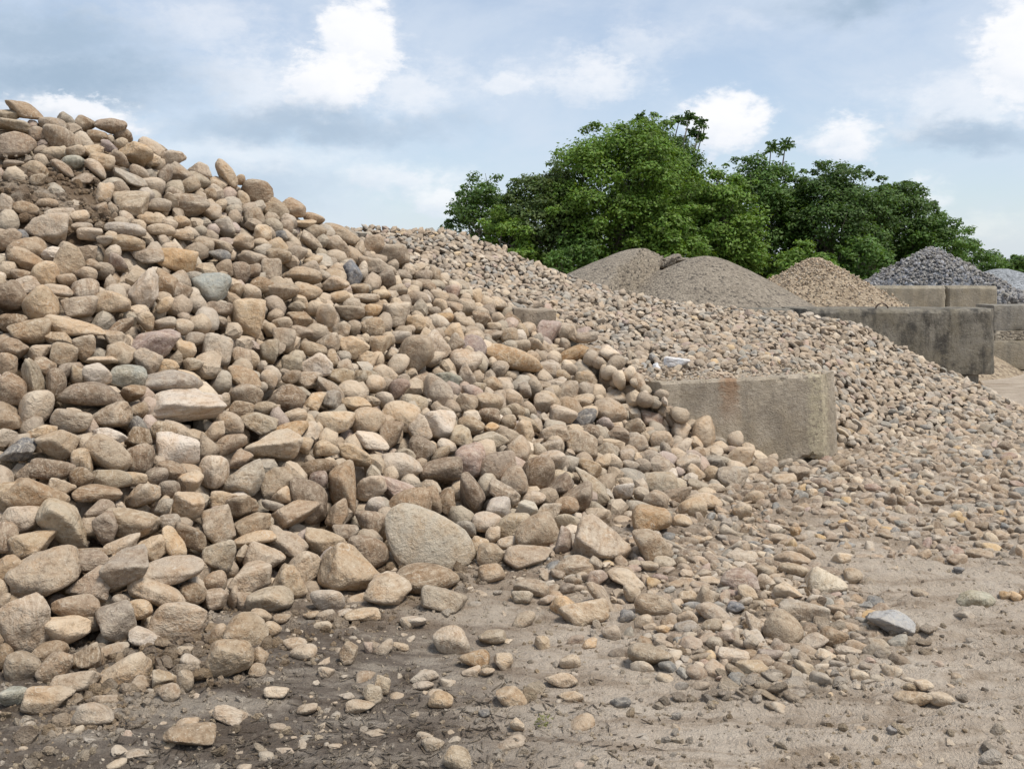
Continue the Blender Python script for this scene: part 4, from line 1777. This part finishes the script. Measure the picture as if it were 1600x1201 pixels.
CN = {'q': 'grey', 't': 'tan', 'b': 'brown', 'g': 'grey', 'w': 'pale', 'k': 'dark slate-grey', 'p': 'purplish', 'o': 'orange-tan', 'n': 'green-grey', 'y': 'yellowish'}
SN = {'r': ('river_cobble', 'rounded'), 'a': ('angular_rock', 'angular'), 's': ('flat_stone', 'flat'), 'D': ('river_cobble', 'flat'), 'S': ('flat_stone', 'flat')}

# surfaces the stones lie on
def tri_bvh(S):
    V = [tuple(v) for v in S.reshape(-1, 3)]
    return BVHTree.FromPolygons(V, [tuple(int(i) for i in f) for f in grid_faces(*S.shape[:2])])


B_PILE, B_GRAV = tri_bvh(PILE), tri_bvh(GRAV)
FRONT = PILE[:FRONT_ROWS]
fpx, fpy = topx(FRONT)
EYE = Vector((0, 0, CAM_H))


def lie(px, py, half_h_px):
    """depth of the surface behind a photo pixel and the slope there"""
    d = Vector(((px - 800) / FPX, 1.0, -(py - HORIZON) / FPX)).normalized()
    hits = []
    for b in (B_PILE, B_GRAV):
        h = b.ray_cast(EYE, d)
        if h[0] is not None:
            n = h[1] if h[1].z > 0 else -h[1]
            hits.append((h[0].y, n, 'pile' if b is B_PILE else 'gravel'))
    pb = py + half_h_px * .75
    if pb > HORIZON + 60:
        Yg = CAM_H * FPX / (pb - HORIZON)
        for _ in range(3):
            zg = float(gz_at((px - 800) / FPX * Yg, Yg))
            Yg = (CAM_H - zg) * FPX / (pb - HORIZON)
        hits.append((Yg + half_h_px / FPX * Yg * .30, Vector((0, 0, 1)), 'ground'))
    k = np.argmin((fpx - px) ** 2 + ((fpy - py)) ** 2)
    dist = math.sqrt(((fpx.flat[k] - px) ** 2 + (fpy.flat[k] - py) ** 2))
    if dist < 26 and (not hits or min(hits)[0] > FRONT[..., 1].flat[k] + .6):
        hits.append((float(FRONT[..., 1].flat[k]), Vector((-.35, -.4, .85)), 'pile'))
    return min(hits, key=lambda x: x[0])


HERO = []
for (x0, y0, sc, text) in TILES:
    for line in text.strip().splitlines():
        f = line.split('|')
        a = f[0].split()
        HERO.append(dict(px=x0 + float(a[0]) / sc, py=y0 + float(a[1]) / sc, w=float(a[2]) / sc, h=float(a[3]) / sc, ang=float(a[4]), sh=a[5], col=a[6],
                         ref=f[1].strip() if len(f) > 1 else None, lab=f[2].strip() if len(f) > 2 else None))

# ---- labels: what sets each stone apart, named by the marked stones around it
marks = [h for h in HERO if h['ref']]
used = set(h['lab'] for h in marks)


def where(h, m):
    dx_, dy_ = h['px'] - m['px'], h['py'] - m['py']
    near = math.hypot(dx_, dy_) < (h['w'] + h['h'] + m['w'] + m['h']) * .33
    if abs(dx_) > 1.7 * abs(dy_):
        return ('touching the right side of ' if near else 'right of ') if dx_ > 0 else ('touching the left side of ' if near else 'left of ')
    if abs(dy_) > 1.7 * abs(dx_):
        return ('directly below ' if near else 'below ') if dy_ > 0 else ('directly above ' if near else 'above ')
    return ('below ' if dy_ > 0 else 'above ') + ('and right of ' if dx_ > 0 else 'and left of ')


for h in HERO:
    if h['lab']:
        continue
    s = math.sqrt(h['w'] * h['h'])
    asp = h['w'] / h['h']
    size = 'small' if s < 22 else ('mid-sized' if s < 34 else 'large')
    adj = SN[h['sh']][1]
    if asp > 1.9:
        adj = 'long ' + adj
    elif asp < .72:
        adj = 'upright ' + adj
    noun = {'r': 'cobble', 'a': 'rock', 's': 'stone'}[h['sh']]
    ms_ = sorted(marks, key=lambda m: math.hypot(m['px'] - h['px'], m['py'] - h['py']))[:6]
    done = None
    for first in (f"{CN[h['col']]} {adj} {noun}", f"{size} {CN[h['col']]} {adj} {noun}"):
        for m in ms_[:3]:
            t_ = f"{first} {where(h, m)}{m['ref']}"
            if t_ not in used and len(t_.split()) <= 16:
                done = t_
                break
        if done:
            break
    if not done:
        for m in ms_:
            for m2 in ms_:
                t_ = f"{CN[h['col']]} {noun} {where(h, m)}{m['ref']}, {where(h, m2)}{m2['ref']}"
                if m2 is not m and t_ not in used and len(t_.split()) <= 16:
                    done = t_
                    break
            if done:
                break
    h['lab'] = done or f"{size} {CN[h['col']]} {adj} {noun} near {ms_[0]['ref']}"
    used.add(h['lab'])

CENT, CRAD = [], []
seq = {'r': 0, 'a': 0, 's': 0, 'd': 0}
for h in HERO:
    px, py = h['px'], h['py']
    Y, nrm, on = lie(px, py, h['h'] / 2)
    mpp = Y / FPX
    w, ht = h['w'] * mpp * 1.09, h['h'] * mpp * 1.09
    sh = h['sh']
    kind = {'D': 'd', 'S': 's'}.get(sh, sh)
    dep = math.sqrt(w * ht) * R.uniform(.85, 1.1)
    if sh == 'D':
        dep = ht * .34
    elif sh in 'sS':
        dep = w * R.uniform(.6, .8)
    lift = .20 * ht if on == 'pile' else .05 * ht
    p = np.array(at(px, py, Y))
    p = p + np.array([nrm.x, nrm.y, nrm.z]) * lift
    if sh == 'D':
        p = p + np.array([0, -.03, 0])
    Yc = p[1]
    p = at(px, py, Yc)            # stay on the line of sight
    n_sh = len(SHAPES[kind])
    idx = seq[kind] * 7 % n_sh
    seq[kind] += 1
    big = h['w'] * h['h']
    level = 5 if big > 4200 else (4 if big > 900 else 3)
    o = bpy.data.objects.new('boulder' if big > 2300 and kind != 's' else SN[sh][0], rock_mesh(kind, idx, level, M_ROCK))
    COL.objects.link(o)
    if sh in 'sSD':
        turn = Matrix.Rotation(R.choice((0, 1)) * math.pi, 3, 'Z')
    else:
        turn = R.choice(CUBE_ROT)
    dims = Vector((w / 2, dep / 2, ht / 2))
    sca = turn.inverted() @ dims
    face = Matrix.Rotation(-math.atan2(p[0], p[1]), 3, 'Z') @ Matrix.Rotation(rad(-h['ang']), 3, 'Y')
    if sh == 'D':
        face = face @ Matrix.Rotation(rad(-22), 3, 'X')
    elif on == 'pile' and sh == 's':
        face = face @ Matrix.Rotation(rad(8), 3, 'X')
    M4 = (face @ turn).to_4x4()
    o.matrix_world = Matrix.Translation(p) @ M4 @ Matrix.Diagonal((abs(sca.x), abs(sca.y), abs(sca.z), 1))
    cc_ = tint(PAL[h['col']], .20)
    if on == 'ground' and h['col'] not in 'knoq':      # dusted with yard soil
        cc_ = tuple(.62 * a_ + .38 * b_ for a_, b_ in zip(cc_, (.330, .258, .182)))
    o.color = (*cc_, 1)
    o['label'] = h['lab']
    o['category'] = {'d': 'boulder', 'r': 'boulder' if big > 2300 else 'cobble', 'a': 'boulder' if big > 2300 else 'rock', 's': 'flat stone'}[kind]
    o['group'] = {'pile': 'stones of the big cobble pile', 'gravel': 'stones at the gravel edge', 'ground': 'loose stones on the dirt'}[on]
    CENT.append(p)
    CRAD.append((w + ht + dep) / 6)
CENT, CRAD = np.array(CENT), np.array(CRAD)


# ---- the untraced stones that fill the pile
class Hash:
    def __init__(self, cell):
        self.c, self.d = cell, {}

    def key(self, p):
        return tuple(int(math.floor(x / self.c)) for x in p)

    def add(self, p, r):
        self.d.setdefault(self.key(p), []).append((p, r))

    def near(self, p, reach=1):
        k = self.key(p)
        for i in range(-reach, reach + 1):
            for j in range(-reach, reach + 1):
                for l in range(-reach, reach + 1):
                    yield from self.d.get((k[0] + i, k[1] + j, k[2] + l), ())


def sample_surface(S, rows, n, rng):
    G = S[:rows]
    a = G[1:, :-1] - G[:-1, :-1]
    b = G[:-1, 1:] - G[:-1, :-1]
    cr = np.cross(b, a)
    ar = np.linalg.norm(cr, axis=-1)
    pr = ar.ravel() / ar.sum()
    k = rng.choice(len(pr), n, p=pr)
    i, j = np.unravel_index(k, ar.shape)
    u, v = rng.random((2, n, 1))
    P = G[i, j] + a[i, j] * v + b[i, j] * u
    N = cr[i, j] / ar[i, j][:, None]
    N = np.where(N[:, 2:] < 0, -N, N)
    return P, N


def bare_dirt(px, py):
    return ((px - 75) / 108) ** 2 + ((py - 298 - (px - 75) * .25) / 56) ** 2 < 1


hs = Hash(.30)
for p, r in zip(CENT, CRAD):
    hs.add(p, r)
fill = Mass()
PP, NN = sample_surface(PILE, FRONT_ROWS + 6, 26000, NR)
ppx, ppy = topx(PP)
nfill = 0
for stage, (rlo, rhi, sink, gap, tries, lev) in enumerate(((.060, .105, .28, .82, 9000, 4), (.045, .080, .80, .78, 9000, 3), (.05, .09, 1.7, .70, 8000, 3))):
    lo = sum((9000, 9000, 8000)[:stage])
    for i in range(lo, lo + tries):
        if not (-90 < ppx[i] < 1250):
            continue
        if bare_dirt(ppx[i], ppy[i]) and R.random() < .93:
            continue
        r = R.uniform(rlo, rhi) * (.85 + .15 * R.random())
        if ppx[i] > 1000:
            r *= .85
        p = PP[i] - NN[i] * r * sink
        if any(np.linalg.norm(p - q) < gap * (r + q_r) for q, q_r in hs.near(p)):
            continue
        hs.add(p, r)
        c = tint(PAL[R.choice('tttttttbbbggwp')], .16)
        kind = R.choice('rra')
        e = NR.uniform(.75, 1.25, 3) * r * 2.05
        e[2] *= .8
        fill.rock(kind, p, e, c, (3 if r > .085 else 2, 2, 2)[stage], lay_rot(NN[i], .5))
        nfill += 1
fill.build('cobbles', M_ROCKS, kind='stuff', label='smaller cobbles packed between the big stones of the pile', category='cobbles')

# ---- gravel slope
GCOL = [(c, w) for c, w in (((.330, .250, .178), 10), ((.235, .176, .124), 9), ((.285, .244, .198), 6), ((.205, .198, .182), 3), ((.430, .360, .278), 4), ((.430, .305, .165), .5), ((.30, .21, .17), 1))]


def gcol():
    c = R.choices([c for c, _ in GCOL], [w for _, w in GCOL])[0]
    return tint(c, .16)


grav = Mass()
cand = []
gh = Hash(.12)
PP, NN = sample_surface(GRAV, G_ROWS + 5, 42000, NR)
ppx, ppy = topx(PP)
for i in range(len(PP)):
    if not (520 < ppx[i] < 1650):
        continue
    p = PP[i]
    r = R.uniform(.029, .056)
    # nothing inside the near block or under the cobbles
    if NB_XR - NB_L - .05 < p[0] < NB_XR + .02 and NB_Y < p[1] < NB_Y + .63 and p[2] < .66:
        continue
    if any(np.linalg.norm(p - q) < .72 * (r + qr) for q, qr in gh.near(p)):
        continue
    gh.add(p, r)
    cand.append((p + NN[i] * R.uniform(-.35, .35) * r, r, NN[i]))
# stones strewn on the flat in front of the slope, thinning out towards the camera
flat_n = 0
for _ in range(26000):
    px = R.uniform(1000, 1640)
    py = R.uniform(672, 905)
    q = gpt(px, py)
    dens = (1 - sstep(py, 735 + .03 * (px - 1250), 800)) + .14 * (1 - sstep(py, 800, 905))
    if px < 1200:
        dens = .05 + .5 * sstep(px, 1130, 1250) * (py > 735)
    if R.random() > dens:
        continue
    if px < 1305 and py < 728 - max(0, 1200 - px) * .1:
        continue
    r = R.uniform(.026, .056) * (.8 if py > 800 else 1)
    z = float(gz_at(q[0], q[1]))
    p = np.array([q[0], q[1], z + r * .1])
    if any(np.linalg.norm(p - c_) < .85 * (r + cr_) for c_, cr_ in gh.near(p)) or any(np.linalg.norm(p - c_) < .8 * (r + cr_) for c_, cr_ in hs.near(p)):
        continue
    gh.add(p, r)
    cand.append((p, r, np.array([0, 0, 1.0])))
    flat_n += 1
# dusty rubble on top of the near block
for _ in range(900):
    x = R.uniform(NB_XR - 1.65, NB_XR - .12)
    y = NB_Y + R.uniform(.07, .6)
    r = R.uniform(.008, .036) * (1 if y > NB_Y + .3 else .55)
    p = np.array([x, y, .712 + (x - NB_XR + NB_L / 2) * .0384 + r * .3 + max(0, y - NB_Y - .35) * .25])
    if any(np.linalg.norm(p - c_) < .8 * (r + cr_) for c_, cr_ in gh.near(p)):
        continue
    gh.add(p, r)
    cand.append((p, r, np.array([0, 0, 1.0])))

def see_size(c):
    p, r, n = c
    return r / p[1]


def in_clear(c):
    px, py = topx(c[0])
    return 1215 < px < 1590 and 600 < py < 900 or (930 < px < 1590 and 480 < py < 570)


order = sorted(range(len(cand)), key=lambda i: -see_size(cand[i]) if in_clear(cand[i]) else 1)
single = set(order[:280])
glab = {}
for i, (p, r, n) in enumerate(cand):
    kind = R.choice('raaaas')
    rot = lay_rot(n, .45)
    e = np.array([R.uniform(.95, 1.5), R.uniform(.75, 1.1), R.uniform(.5, .85)]) * r * 2
    c = gcol()
    if i not in single:
        grav.rock(kind, p, e, c, 3 if p[1] < 7.2 else (2 if p[1] < 11.2 else 1), rot)
        continue
    k = R.randrange(len(SHAPES[kind]))
    o = bpy.data.objects.new('gravel_stone', rock_mesh(kind, k, 3, M_GRAVEL))
    COL.objects.link(o)
    o.matrix_world = Matrix.Translation(p) @ Matrix(rot.tolist()).to_4x4() @ Matrix.Diagonal((*(e / 2), 1))
    o.color = (*c, 1)
    px, py = topx(p)
    zone = ('in front of the near block' if px < 1300 else 'right of the near block') if py > 690 and px < 1390 else (
        'on the flat gravel spill' if py > 690 and py < 760 else 'on dust beyond the spill' if py >= 760 else 'low on the gravel slope')
    side = '' if px < 1390 else (' midway' if px < 1490 else ' far right')
    lum, sat = sum(c) / 3, c[0] / c[2]
    cn = 'orange' if sat > 2.3 else 'pale' if lum > .34 else 'grey' if sat < 1.35 else 'brown' if lum < .22 else 'tan'
    sz = 'big' if r > .053 else 'mid-sized' if r > .045 else 'small'
    lg = 'long' if e[0] > 1.45 * e[1] else ('plump' if e[2] > .75 * e[1] else 'flattish')
    o['label'] = f"{sz} {cn} {lg} {'rounded' if kind == 'r' else 'angular'} stone {zone}{side}"
    o['category'] = 'stone'
    o['group'] = 'stones of the gravel slope'
    glab.setdefault(o['label'], []).append((px, py, o))
for lab, lst in glab.items():
    if len(lst) > 1:      # tell look-alikes apart by height and side in the picture
        lst.sort(key=lambda q: q[1])
        names = ['uppermost', 'next down', 'third down', 'fourth down', 'fifth down', 'sixth down', 'seventh down', 'eighth down', 'ninth down', 'tenth down', 'eleventh down', 'twelfth down', 'lowest but one', 'lowest']
        for (a, b, o), nm in zip(lst, names):
            o['label'] = f"{nm} {lab}"
grav.build('gravel', M_GRAVELS, kind='stuff', label='tan and grey river gravel of the slope behind the block', category='gravel')

# white plaster-like lumps on the block
for (px, py, w, h, lab) in ((1057, 566, 40, 17, 'white crumbly lump on the gravel behind the near block'), (1026, 573, 14, 12, 'tiny white chip beside the white crumbly lump')):
    Y = 8.72
    o = bpy.data.objects.new('white_lump', rock_mesh('a', 9 if w > 20 else 12, 4, M_ROCK))
    COL.objects.link(o)
    o.matrix_world = Matrix.Translation(at(px, py, Y)) @ Matrix.Diagonal((w * Y / FPX / 2, .09, h * Y / FPX / 2, 1))
    o.color = (.62, .63, .65, 1)
    o['label'], o['category'] = lab, 'rock'

# ---- crumbs of soil, pebbles and bark on the ground
clod, peb, bark = Mass(), Mass(), Mass()
def scatter(n, x0, x1, y0, y1):
    px, py = NR.uniform(x0, x1, n), NR.uniform(y0, y1, n)
    Y = CAM_H * FPX / (py - HORIZON)
    P = np.stack([(px - 800) / FPX * Y, Y], -1)
    return px, py, P


px, py, P = scatter(38000, -60, 1660, 790, 1260)
df = seg_dist(P, FOOT2)
dh = seg_dist(P, HEAP)
zz = gz_at(P[:, 0], P[:, 1])
nz1 = fbm(P * 2.2, 4, .6, 91)
for i in range(len(P)):
    edge = max(1 - sstep(df[i], .10, .85), 1 - sstep(dh[i], .05, .55)) * (.55 + .9 * nz1[i])
    k = edge * 1.0 + .22 + .25 * max(0, nz1[i])
    if R.random() > k * (.62 + .4 * min(1, max(edge, 0))):
        continue
    r = R.lognormvariate(math.log(.0046 + .0052 * min(1, max(edge, 0))), .6)
    r = min(r, .032)
    c = tint((.315, .240, .166) if edge > .25 else (.42, .345, .258), .2)
    clod.rock('a', (P[i, 0], P[i, 1], zz[i] + r * .15), NR.uniform(.7, 1.4, 3) * [1, 1, .75] * r * 2, c, 1 if r < .016 else 2)
Pd, Nd = sample_surface(PILE, FRONT_ROWS, 60000, NR)
dpx, dpy = topx(Pd)
for i in range(len(Pd)):      # crumbs on the bare dirt high on the pile
    if bare_dirt(dpx[i], dpy[i]) and R.random() < .55:
        r = min(R.lognormvariate(math.log(.011), .55), .05)
        clod.rock('a', Pd[i] - [0, 0, .012], NR.uniform(.7, 1.4, 3) * r * 2, tint((.275, .200, .132), .16), 1 if r < .016 else 2)
clod.build('soil_crumbs', M_DIRT, kind='stuff', label='crumbled brown soil along the foot of the pile', category='soil')

px, py, P = scatter(15000, -60, 1660, 770, 1260)
df = seg_dist(P, FOOT2)
dh = seg_dist(P, HEAP)
zz = gz_at(P[:, 0], P[:, 1])
nz1 = fbm(P * 1.6, 4, .6, 92)
for i in range(len(P)):
    k = .05 + .30 * (1 - sstep(df[i], .2, 1.1)) * (.5 + nz1[i]) + .75 * (1 - sstep(dh[i], .1, .65)) + .85 * (1 - sstep(py[i], 800, 960)) * (px[i] > 1050) * (.55 + nz1[i]) + .12 * (nz1[i] > .3)
    if R.random() > k * .5:
        continue
    r = min(R.lognormvariate(math.log(.011), .62), .042)
    if any(np.linalg.norm(np.array([*P[i], zz[i]]) - q) < .8 * (r + qr) for q, qr in hs.near(np.array([*P[i], zz[i]]))):
        continue
    peb.rock(R.choice('aars'), (P[i, 0], P[i, 1], zz[i] - r * .12), np.array([R.uniform(1, 1.6), R.uniform(.8, 1.2), R.uniform(.45, .8)]) * r * 2, tuple(.6 * a_ + .4 * b_ for a_, b_ in zip(gcol(), (.33, .26, .185))), 1 if r < .011 else (2 if r < .028 else 3), lay_rot((0, 0, 1), .3))
px, py, P = scatter(4600, 850, 1420, 835, 1075)
dh = seg_dist(P, HEAP)
zz = gz_at(P[:, 0], P[:, 1])
for i in range(len(P)):
    if R.random() > 1 - sstep(dh[i], .15, .62):
        continue
    r = R.uniform(.016, .048)
    q3 = np.array([*P[i], zz[i] + r * .02])
    if any(np.linalg.norm(q3 - q) < .74 * (r + qr) for q, qr in hs.near(q3)):
        continue
    hs.add(q3, r)
    peb.rock(R.choice('aarrs'), q3, np.array([R.uniform(1, 1.6), R.uniform(.8, 1.2), R.uniform(.5, .8)]) * r * 2, gcol(), 3 if r > .034 else 2, lay_rot((0, 0, 1), .4))
peb.build('pebbles', M_GRAVELS, kind='stuff', label='small pebbles strewn over the dirt', category='pebbles')

px, py, P = scatter(9000, 180, 1200, 1010, 1290)
zz = gz_at(P[:, 0], P[:, 1])
nz1 = fbm(P * 2.0, 4, .6, 93)
for i in range(len(P)):
    k = sstep(py[i], 1020, 1120) * (1 - sstep(px[i], 560, 1150)) * (.35 + nz1[i])
    if R.random() > k * .6:
        continue
    L, wd = R.uniform(.008, .035), R.uniform(.0012, .004)
    a = R.uniform(0, 6.28)
    V, F = ico(1)
    ca, sa = math.cos(a), math.sin(a)
    V = V * [L, wd, wd * .6]
    tl = R.uniform(-.3, .3)
    V = np.stack([V[:, 0] * ca - V[:, 1] * sa, V[:, 0] * sa + V[:, 1] * ca, V[:, 2] + V[:, 0] * tl], 1) + [P[i, 0], P[i, 1], zz[i] + .004]
    c = R.choice(((.125, .098, .073), (.10, .08, .062), (.24, .195, .145), (.17, .135, .10)))
    bark.add(V, F, tint(c, .2))
bark.build('bark_litter', M_DIRT, kind='stuff', label='dark shredded bark and twigs pressed into the dirt', category='litter')

# broken clods of dried mud
plate = Mass()
for (mx, my, n_, sp) in ((1205, 1075, 40, 48), (1150, 1085, 18, 40), (1330, 1010, 18, 60), (1390, 1005, 12, 50)):
    for _ in range(n_):
        qx, qy = mx + R.gauss(0, sp), my + R.gauss(0, sp * .25)
        q = gpt(qx, qy)
        z = float(gz_at(q[0], q[1]))
        L = R.uniform(.025, .085)
        plate.rock(R.choice('aas'), (q[0], q[1], z + R.uniform(-.004, .008)), (L * 1.3, L, L * R.uniform(.3, .6)), tint((.40, .325, .245), .14), 3, lay_rot((0, 0, 1), .3))
plate.build('mud_clods', M_DIRT, kind='stuff', label='broken clods of dried mud on the rutted ground', category='mud')

# one little weed on the bare dirt
wd = gpt(851, 1136)
rg = np.random.default_rng(5)
n_ = 46
cen = np.stack([rg.normal(0, .016, n_), rg.normal(0, .016, n_), rg.uniform(.004, .035, n_)], 1)
v, f, cc = leaf_cloud(cen, rg.normal(size=(n_, 3)) * .6 + [0, 0, .8], rg.uniform(.004, .010, n_), np.array([.20, .20, .08]) * rg.uniform(.7, 1.3, (n_, 1)), rg)
o = link('weed', mesh_np('weed', v, f, False, cc), M_LEAF, label='tiny yellow green weed on the bare dirt near the bottom edge', category='weed')
o.location = (wd[0], wd[1], float(gz_at(wd[0], wd[1])))
